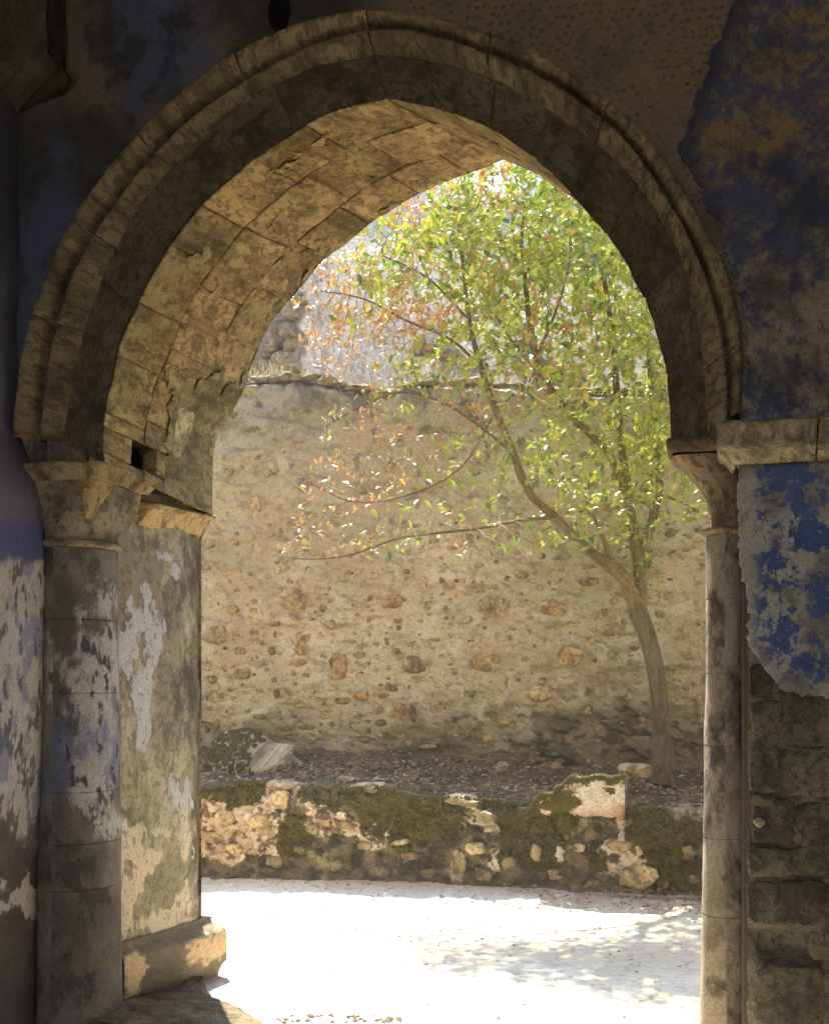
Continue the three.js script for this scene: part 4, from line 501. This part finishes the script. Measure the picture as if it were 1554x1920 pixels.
// ---------------------------------------------------------------- left column
function turned(prof, cx, cz, seg, uvw, wob = 0.004, a0 = 0) { const n = prof.length - 1; return grid(seg, n, (a, b) => { const [rr, y] = prof[Math.round(b * n)], t = a * Math.PI * 2 + a0, k = rr + (fbm(Math.cos(t) * 2 + 9, Math.sin(t) * 2 + y * 4, 3) - 0.5) * 2 * wob; return [cx + Math.sin(t) * k, y, cz + Math.cos(t) * k]; }, (a, b) => uvw(a, prof[Math.round(b * n)][1])); }
const LC = [-2.735, -0.03];
{
  const col = thing('stone_column', 'stout weathered column with cushion capital on the left side of the arch', 'column', [LC[0], 0, LC[1]]);
  const rad = (y) => lerp(0.183, 0.163, clamp(y / 2));
  const tex = paint(896, 1280, [0, 0, 1, 2.2], (a, y) => {
    const t = a * Math.PI * 2, x = LC[0] + Math.sin(t) * 0.17, z = LC[1] + Math.cos(t) * 0.17, [u, v] = proj(x, y, z), X = a * 1.1, f = fbm(X * 5, y * 4, 5), g = fbm(X * 14, y * 9, 4), fine = noise(X * 180, y * 160);
    let c = mixc([140, 128, 106], [100, 92, 76], sst(0.3, 0.7, f)); c = mixc(c, [56, 53, 46], sst(0.5, 0.8, g) * 0.6);
    const pn = sst(-0.2, 0.35, Math.max(blob(u, v, [185, 1370, 50, 160]), blob(u, v, [160, 1270, 60, 120]), blob(u, v, [205, 1330, 30, 190])) + (fbm(X * 9, y * 6, 6) - 0.5) * 2); c = mixc(c, [186, 178, 160], pn);
    c = mixc(c, [104, 108, 136], sst(0.5, 0.75, fbm(X * 6 + 20, y * 3.5, 4)) * sst(1030, 1150, v) * sst(1580, 1450, v) * 0.7); c = mixc(c, [62, 60, 62], pn * sst(0.55, 0.72, fbm(X * 30, y * 16, 5)) * 0.85);
    const k = 0.86 + fine * 0.2; return [c[0] * k, c[1] * k, c[2] * k, 0.4 + 0.3 * f + pn * 0.12 + fine * 0.1 - sst(0.62, 0.7, g) * 0.2];
  });
  const m = mat(tex, { bumpScale: 0.012 }), yOf = (v) => P(146, v, 0.12).y, js = [-0.02, yOf(1672), yOf(1585), yOf(1487), yOf(1300), yOf(1160), yOf(1024)];
  for (let i = 0; i + 1 < js.length; i++) { const a = js[i] + 0.0004, b = js[i + 1] - 0.0004, p = [[rad(a) - 0.006, a], [rad(a) - 0.0015, a + 0.0008], [rad(a), a + 0.005]]; const n = Math.max(3, Math.round((b - a) / 0.04)); for (let k = 1; k < n; k++) { const y = lerp(a, b, k / n); p.push([rad(y), y]); } p.push([rad(b), b - 0.005], [rad(b) - 0.0015, b - 0.0008], [rad(b) - 0.006, b]); part('drum', turned(p, ...LC, 48, (u, y) => [u, y / 2.2], 0.006), m, col); }
  part('astragal', turned([[0.155, js[6]], [0.176, js[6] + 0.004], [0.184, js[6] + 0.016], [0.176, js[6] + 0.028], [0.158, js[6] + 0.032]], ...LC, 40, (u, y) => [u, y * 2]), stoneMats[1], col);
  // cushion capital: square above, round below
  const y0 = js[6] + 0.03, y1 = P(140, 900, 0.16).y, dim = mat(stoneTex, { color: new THREE.Color().setRGB(0.7, 0.68, 0.6) });
  const cush = (t, k) => { const c = Math.cos(t), s = Math.sin(t), e = lerp(2, 9, sst(0.1, 0.9, k)), R = lerp(0.158, 0.19, Math.sqrt(k)), rr = R / Math.pow(Math.abs(c) ** e + Math.abs(s) ** e, 1 / e); return [s * rr, c * rr]; };
  part('cushion', grid(96, 22, (a, b) => { const t = a * Math.PI * 2, [dx, dz] = cush(t, b), n = (fbm(a * 20, b * 4, 3) - 0.5) * 0.006; return [LC[0] + dx * (1 + n) + 0.02 * b, lerp(y0, y1, b), LC[1] + dz * (1 + n)]; }, (a, b) => [a * 1.2, b * 0.24]), dim, col);
  // orange corner spandrels where the lunettes meet
  const ora = mat(stoneTex, { color: new THREE.Color().setRGB(1.15, 0.92, 0.62) });
  part('corner_spandrel', grid(14, 12, (a, b) => { const t = Math.PI / 4 + (a - 0.5) * lerp(0.16, 1.2, b * b), k = lerp(0.35, 1, b), [dx, dz] = cush(t, k); return [LC[0] + dx * 1.035 + 0.02 * k, lerp(y0, y1, k), LC[1] + dz * 1.035]; }, (a, b) => [a * 0.2, b * 0.15]), ora, col);
  // abacus
  const ya = y1 - 0.002, yb = P(140, 864, 0.18).y, w = 0.2; const ab = [[w - 0.004, ya], [w + 0.006, ya + 0.01], [w + 0.022, ya + 0.035], [w + 0.03, ya + 0.05], [w + 0.03, yb - 0.008], [w + 0.022, yb], [0.05, yb + 0.002]];
  part('abacus', grid(64, 6, (a, b) => { const [h, y] = ab[Math.round(b * 6)], t = a * Math.PI * 2, c = Math.cos(t), s = Math.sin(t), k = h / Math.pow(Math.abs(c) ** 16 + Math.abs(s) ** 16, 1 / 16); return [LC[0] + 0.022 + s * k + (noise(a * 30, y * 40) - 0.5) * 0.01, y + (noise(a * 24, 3) - 0.5) * 0.01, LC[1] - 0.01 + c * k]; }, (a, b) => [a * 1.6, b * 0.1]), mat(stoneTex, { color: new THREE.Color().setRGB(0.95, 0.8, 0.58) }), col);
}
// ---------------------------------------------------------------- right column
{
  const c0 = P(1362, 1900, 0), RC = [c0.x, 0], col = thing('stone_column', 'slender brown stone column with a flared capital on the right side of the arch', 'column', [RC[0], 0, 0]);
  const rad = (y) => lerp(0.104, 0.068, sst(0, 1.6, y) * 0.35 + 0.65 * clamp(y / 2.05)), cxo = (y) => lerp(0, -0.008, y / 2);
  const tex = paint(512, 1536, [0, 0, 1, 2.2], (a, y) => { const X = a * 0.6, f = fbm(X * 7, y * 5, 5), g = fbm(X * 11, y * 9, 5), st = fbm(X * 26, y * 16, 4), fine = noise(X * 200, y * 160); let c = mixc([174, 156, 126], [136, 118, 92], sst(0.35, 0.65, f)); c = mixc(c, [150, 134, 118], sst(0.5, 0.7, fbm(X * 3 + 4, y * 2, 3)) * 0.5); c = mixc(c, [70, 57, 46], sst(0.5, 0.75, g) * 0.7); c = mixc(c, [196, 174, 144], sst(0.58, 0.72, st) * 0.4); const k = 0.85 + fine * 0.22; return [c[0] * k, c[1] * k, c[2] * k, 0.4 + f * 0.3 + g * 0.2 + fine * 0.1]; });
  const m = mat(tex, { bumpScale: 0.01 }), yOf = (v) => P(1362, v, 0.1).y, js = [-0.02, yOf(1722), yOf(1575), yOf(1400), yOf(1262), yOf(1120), yOf(998)];
  for (let i = 0; i + 1 < js.length; i++) { const a = js[i] + 0.0006, b = js[i + 1] - 0.0006, p = [[rad(a) - 0.003, a], [rad(a) - 0.0006, a + 0.0006], [rad(a), a + 0.003]]; const n = Math.max(3, Math.round((b - a) / 0.03)); for (let k = 1; k < n; k++) { const y = lerp(a, b, k / n); p.push([rad(y), y]); } p.push([rad(b), b - 0.003], [rad(b) - 0.0006, b - 0.0006], [rad(b) - 0.003, b]); part('drum', turned(p, RC[0] + cxo(b), 0, 40, (u, y) => [u, y / 2.2], 0.005), m, col); }
  const ym = js[6], rm = mat(stoneTex, { color: new THREE.Color().setRGB(1.1, 0.95, 0.8) }); part('astragal', turned([[0.06, ym], [0.078, ym + 0.002], [0.092, ym + 0.014], [0.09, ym + 0.024], [0.066, ym + 0.03]], RC[0] - 0.01, 0, 32, (u, y) => [u, y * 2]), rm, col);
  const yc = P(1340, 848, 0.12).y, y0 = ym + 0.026, H = yc - y0;
  // flared bell, square with chamfered corners; it leans out to the left under the arch
  const xL = (k) => lerp(P(1334, 960, 0.06).x, P(1258, 850, 0.06).x, Math.pow(k, 2.3)), xR = P(1386, 900, 0.06).x;
  part('bell', grid(48, 20, (a, b) => { const t = a * Math.PI * 2, c = Math.cos(t), s = Math.sin(t), k = 1 / Math.pow(Math.abs(c) ** 5 + Math.abs(s) ** 5, 1 / 5), l = xL(b), mid = (l + xR) / 2, hw = (xR - l) / 2, hz = lerp(0.066, 0.12, Math.pow(b, 2)); return [mid + s * k * hw, y0 + H * b, -0.01 + c * k * hz]; }, (a, b) => [a * 0.9, b * 0.35]), mat(stoneTex, { color: new THREE.Color().setRGB(0.9, 0.74, 0.62) }), col);
  const ya = yc + 0.002, yb = P(1300, 818, 0.15).y, l0 = P(1254, 840, 0.14).x, ab = [[-0.01, ya], [0, ya + 0.012], [0.012, ya + 0.03], [0.014, yb - 0.006], [0.006, yb]], dk = mat(stoneTex, { color: new THREE.Color().setRGB(0.5, 0.42, 0.32) });
  part('abacus', grid(40, 5, (a, b) => { const i = Math.round(b * 5), [h, y] = ab[Math.min(4, i)], q = i === 5 ? 0.1 : 1, t = a * Math.PI * 2, c = Math.cos(t), s = Math.sin(t), k = 1 / Math.pow(Math.abs(c) ** 12 + Math.abs(s) ** 12, 1 / 12), hw = ((xR - l0) / 2 + h) * q, hz = (0.135 + h) * q; return [(l0 + xR) / 2 + s * k * hw, y, 0.01 + c * k * hz]; }, (a, b) => [a, b * 0.1]), dk, col);
}
// ---------------------------------------------------------------- the pillar at the left edge
{
  const pil = thing('plaster_pillar', 'pillar of peeling white and blue plaster along the left edge beside the stout column', 'pillar', [-3, 0, 0.5]);
  const xs = (y) => { const v = 1270 - (y - 1.5) / 4.2 * FPX, k = sst(780, 960, v); return lerp(PX(34, 0, 0).x, 0, 0) || lerp(P(34, v, ZF).x, lerp(P(82, v, ZF).x, P(64, v, ZF).x, sst(1050, 1900, v)), k); };
  const wob = (y, z) => (fbm(z * 3 + 5, y * 2.5, 4) - 0.5) * 0.03;
  const tex = paint(512, 1792, [0, 0, 0.85, 4.5], (zz, y) => {
    const z = ZF - 0.05 + zz, [u, v] = proj(xs(y), y, z), f = fbm(zz * 6, y * 3, 5), g = fbm(zz * 16, y * 10, 4), fine = noise(zz * 180, y * 180), sp = fbm(zz * 34, y * 13, 3);
    let w = mixc([202, 194, 178], [176, 166, 146], f); w = mixc(w, [92, 82, 70], sst(0.56, 0.7, sp) * 0.85); w = mixc(w, [104, 108, 140], sst(0.56, 0.68, fbm(zz * 12 + 8, y * 6, 4)) * 0.5);
    let b = mixc([120, 117, 132], [100, 97, 108], f); b = mixc(b, [128, 112, 88], sst(0.48, 0.7, fbm(zz * 8 + 3, y * 4, 6)) * sst(780, 880, v) * 0.9); b = mixc(b, [70, 78, 132], sst(960, 1000, v) * 0.6);
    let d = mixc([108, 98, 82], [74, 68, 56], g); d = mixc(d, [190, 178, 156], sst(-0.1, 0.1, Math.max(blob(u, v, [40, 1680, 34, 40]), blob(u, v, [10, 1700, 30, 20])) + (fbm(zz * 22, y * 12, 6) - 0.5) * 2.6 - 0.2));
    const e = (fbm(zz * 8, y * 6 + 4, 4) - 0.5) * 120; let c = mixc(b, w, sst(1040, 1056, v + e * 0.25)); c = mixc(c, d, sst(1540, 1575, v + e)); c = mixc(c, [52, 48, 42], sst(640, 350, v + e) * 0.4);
    const k = 0.88 + fine * 0.18; return [c[0] * k, c[1] * k, c[2] * k, 0.4 + 0.3 * f + 0.2 * g + fine * 0.1];
  });
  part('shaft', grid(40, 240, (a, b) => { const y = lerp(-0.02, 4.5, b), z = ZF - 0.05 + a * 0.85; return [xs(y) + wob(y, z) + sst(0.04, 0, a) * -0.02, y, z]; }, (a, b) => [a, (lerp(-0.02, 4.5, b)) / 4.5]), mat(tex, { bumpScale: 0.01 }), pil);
  part('shaft_front', grid(2, 20, (a, b) => { const y = lerp(0, 4.5, b); return [xs(y) - a * 0.7, y, ZF + 0.8]; }, (a, b) => [a, b]), stoneMats[2], pil);
  // corbelled strip at the top of the pillar
  const xc = P(97, 60, ZF + 0.1).x, yb = P(90, 135, ZF + 0.1).y, yl = P(60, 195, ZF + 0.06).y, dk = mat(stoneTex, { color: new THREE.Color().setRGB(0.22, 0.21, 0.18) });
  part('corbel', grid(12, 26, (a, b) => { const y = lerp(yl, 4.7, b), k = sst(yl, yb - 0.03, y), o = y > yb - 0.03 && y < yb + 0.03 ? 0.03 : 0; return [lerp(xs(y) - 0.01, xc, k) + o + (noise(a * 5, y * 12) - 0.5) * 0.012, y, ZF + a * 0.13 * k + o * 0.3]; }, (a, b) => [a * 0.2, b * 0.7]), dk, pil);
  part('corbel_front', grid(8, 26, (a, b) => { const y = lerp(yl, 4.7, b), k = sst(yl, yb - 0.03, y), o = y > yb - 0.03 && y < yb + 0.03 ? 0.03 : 0; return [lerp(xs(y) - 0.01, xc, k) + o - a * 0.4, y, ZF + 0.13 * k + o * 0.3 + (noise(a * 5, y * 12) - 0.5) * 0.01]; }, (a, b) => [a * 0.4, b * 0.7]), dk, pil);
}
// ---------------------------------------------------------------- the pier at the right edge
{
  const ZP = 0.26, pier = thing('stone_pier', 'pier at the right edge with peeling blue plaster above bare dark masonry', 'pier', [0.5, 0, 0.1]);
  const X = (u, v, z = ZP) => P(u, v, z).x, Y = (v, z = ZP) => P(1450, v, z).y, r = rng(55);
  const x0 = X(1404, 1400, 0.19), cv = P(1470, 1770, 0.19), pH = (x, y) => { const hole = sst(0.03, -0.03, Math.abs(x - cv.x) - 0.1 + (fbm(x * 9, y * 9, 4) - 0.5) * 0.05) * sst(0.03, -0.03, Math.abs(y - cv.y) - 0.055); return 0.212 + (fbm(x * 7, y * 9, 5) - 0.5) * 0.022 - hole * 0.06; };
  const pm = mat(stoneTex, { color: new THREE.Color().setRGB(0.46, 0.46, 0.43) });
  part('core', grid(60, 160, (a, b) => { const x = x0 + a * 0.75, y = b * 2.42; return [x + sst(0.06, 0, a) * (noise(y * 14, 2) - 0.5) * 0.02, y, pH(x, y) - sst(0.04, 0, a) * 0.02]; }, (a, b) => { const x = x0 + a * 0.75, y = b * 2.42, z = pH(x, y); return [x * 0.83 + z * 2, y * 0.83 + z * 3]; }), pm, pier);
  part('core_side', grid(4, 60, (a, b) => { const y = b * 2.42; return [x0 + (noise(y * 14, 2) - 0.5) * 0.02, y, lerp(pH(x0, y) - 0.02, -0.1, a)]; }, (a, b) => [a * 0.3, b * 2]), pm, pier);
  const blueB = [[1480, 1185, 46, 60], [1440, 1080, 34, 60], [1432, 950, 26, 50], [1500, 1240, 60, 44], [1470, 882, 62, 14], [1520, 1000, 26, 50], [1535, 1150, 26, 70], [1455, 1000, 30, 40], [1420, 1150, 18, 40], [1480, 920, 40, 30], [1545, 930, 14, 40], [1470, 1130, 40, 30]];
  const tex = paint(1024, 1024, [0, 1.3, 0.8, 2.45], (x, y) => { const [u, v] = proj(x, y, ZP), f = fbm(x * 5, y * 5, 5), sp = fbm(x * 13, y * 13, 7), fine = noise(x * 170, y * 170), bl = sst(-0.1, 0.45, clamp(blobs(u, v, blueB), -1, 1) * 0.7 + (sp - 0.5) * 3.6 + (fbm(x * 55, y * 50, 4) - 0.5) * 2.6 + 0.02); let c = mixc([182, 172, 150], [148, 138, 118], sst(0.35, 0.65, f)); c = mixc(c, [110, 104, 94], sst(0.56, 0.7, fbm(x * 12 + 7, y * 12, 4)) * 0.6); c = mixc(c, mixc([92, 108, 148], [66, 80, 118], fbm(x * 9, y * 9, 5)), bl * sst(1396, 1424, u + (f - 0.5) * 40)); const k = 0.88 + fine * 0.18; return [c[0] * k, c[1] * k, c[2] * k, 0.45 + f * 0.25 + bl * 0.15 + fine * 0.08]; });
  const sheet = (name, pts, z, d, m, uv) => { const g = new THREE.ExtrudeGeometry(new THREE.Shape(pts.map(([u, v]) => { const p = P(u, v, z + d); return new THREE.Vector2(p.x, p.y); })), { depth: d, bevelEnabled: true, bevelSize: 0.002, bevelThickness: 0.003, bevelSegments: 1 }); g.translate(0, 0, z - 0.003); uvBy(g, uv); part(name, g, m, pier); };
  const rag = (pts, a = 9) => { const o = []; for (let i = 0; i < pts.length; i++) { const [u, v] = pts[i], [p, q] = pts[(i + 1) % pts.length], n = Math.max(1, Math.round(Math.hypot(p - u, q - v) / 7)); for (let k = 0; k < n; k++) o.push([lerp(u, p, k / n) + (r() - 0.5) * (k ? a : 0), lerp(v, q, k / n) + (r() - 0.5) * (k ? a : 0)]); } return o; };
  const buv = (x, y) => [x / 0.8, (y - 1.3) / 1.15];
  sheet('blue_plaster', rag([[1386, 850], [1384, 1000], [1392, 1080], [1404, 1130], [1404, 1210], [1420, 1232], [1440, 1262], [1462, 1288], [1500, 1302], [1760, 1325], [1760, 850]]), 0.226, 0.014, mat(tex, { bumpScale: 0.008 }), buv);
  sheet('grey_render', rag([[1458, 1296], [1472, 1330], [1470, 1360], [1490, 1380], [1540, 1388], [1760, 1392], [1760, 1326], [1520, 1310]]), 0.218, 0.01, darkStone[0], (x, y) => [x, y]);
  for (const [u, v, w, h, d, k] of [[1425, 1275, 40, 60, 0.03, 3], [1438, 1345, 58, 64, 0.04, 1], [1432, 1440, 56, 90, 0.05, 0], [1510, 1445, 110, 92, 0.06, 0], [1590, 1440, 60, 90, 0.05, 0], [1450, 1538, 80, 84, 0.05, 3], [1540, 1545, 110, 80, 0.05, 1], [1445, 1615, 84, 54, 0.06, 0], [1540, 1612, 110, 56, 0.05, 0], [1430, 1690, 54, 76, 0.05, 0], [1500, 1690, 96, 80, 0.06, 3], [1590, 1690, 80, 84, 0.05, 1], [1545, 1772, 56, 50, 0.03, 1], [1600, 1770, 60, 60, 0.05, 0], [1480, 1868, 130, 110, 0.08, 0], [1590, 1870, 100, 110, 0.06, 0], [1430, 1500, 40, 22, 0.05, 1]]) { const p = P(u, v, 0.2), s = p.distanceTo(EYE) / FPX, g = stoneGeo(r, w * s, h * s, d * 0.16, 18, true); g.translate(p.x, p.y, 0.213); part('stone', g, darkStone[k], pier); }
  { const p = P(1422, 1541, 0.22); part('stone', put(rockGeo(88, 0.022, 0.02, 0.02, 2, 0.5), p.x, p.y, p.z), stoneMats[0], pier); }
  // impost in two lengths: slab over a hollow moulding
  const im = mat(stoneTex, { color: new THREE.Color().setRGB(1.3, 1.22, 1.05) }), yT = P(1420, 785, 0.36).y, yM = P(1420, 836, 0.36).y, yB = P(1420, 858, 0.28).y;
  const pf = [[0.26, yB - 0.004], [0.27, yB], [0.272, yB + 0.01], [0.285, yM - 0.045], [0.32, yM - 0.012], [0.345, yM], [0.352, yM + 0.012], [0.354, yT - 0.012], [0.345, yT], [0.1, yT + 0.004]];
  const stone = (xa, xb, ret) => part('impost_stone', grid(24, 9, (a, b) => { const [z, y] = pf[Math.round(b * 9)], o = z - 0.26; let x = lerp(xa - (ret ? o * 0.9 : 0), xb, a); const n = (fbm(x * 14, y * 14 + z * 9, 3) - 0.5) * 0.012; return [x + (a === 0 ? n : 0), y + n, z + n - (!ret && a === 0 ? 0.008 : 0) - (a === 1 ? 0.008 : 0)]; }, (a, b) => [lerp(xa, xb, a), b * 0.3]), im, pier);
  const xa = X(1388, 850, 0.27), xj = X(1533, 815, 0.35); stone(xa, xj - 0.004, true); stone(xj + 0.004, 1.5, false);
  part('impost_return', grid(8, 9, (a, b) => { const [z, y] = pf[Math.round(b * 9)], o = z - 0.26; return [xa - o * 0.9 + (noise(a * 4, y * 30) - 0.5) * 0.008, y, lerp(z, ZF - 0.05, a)]; }, (a, b) => [a * 0.2, b * 0.3]), im, pier);
}
// ---------------------------------------------------------------- rough sill at the foot of the left jamb, the unseen room behind the camera
{
  const sill = thing('shadow_sill', 'worn stone sill at the foot of the left jamb, darkened for the jamb shadow', 'sill', [-2.3, 0, 0]);
  const edge = [[395, 1834], [405, 1858], [425, 1876], [455, 1882], [480, 1892], [520, 1912], [560, 1945]].map(([u, v]) => { const d = ray(u, v), t = -1.46 / d[1]; return [d[0] * t, EYE.z + d[2] * t]; });  // sill cut along the jamb's shadow boundary, its dark colour holds that shade
  part('shadow_sill_stone', grid(40, 30, (a, b) => { const k = a * (edge.length - 1), i = Math.min(edge.length - 2, Math.floor(k)), ex = lerp(edge[i][0], edge[i + 1][0], k - i), z = lerp(edge[i][1], edge[i + 1][1], k - i), x = lerp(-3.0, ex, b); return [x, (b > 0.95 ? -0.02 : 0.04) + (fbm(x * 5, z * 5, 4) - 0.5) * 0.06 + sst(0.5, 0, b) * 0.05, z]; }, (a, b) => [a, b]), darkStone[2], sill);
}
{
  const inM = mat(stoneTex, { color: new THREE.Color().setRGB(1.2, 1.14, 1.0) });
  const box = (n, w, h, d, x, y, z) => { const g = new THREE.BoxGeometry(w, h, d); g.translate(x, y, z); struct(n, uvBy(g, (a, b, c) => [a + c, b]), inM); };
  box('unseen_ceiling', 9.2, 0.3, 10.6, -0.8, 6.45, 4.6);  // unseen roof and walls added to keep skylight off the arch wall
  box('unseen_wall_left', 0.3, 6.3, 9.2, -5.15, 3.15, 4.75);
  box('unseen_wall_right', 0.3, 6.3, 9.2, 3.55, 3.15, 4.75);
  box('unseen_wall_back', 1.3, 6.3, 0.3, -4.35, 3.15, 9.5); box('unseen_wall_back', 1.1, 6.3, 0.3, 2.85, 3.15, 9.5); box('unseen_wall_back', 6.0, 1.4, 0.3, -0.7, 5.6, 9.5);  // unseen back wall, its opening sized for the skylight let in
}
scene.environment = null;
renderer.render(scene, camera);
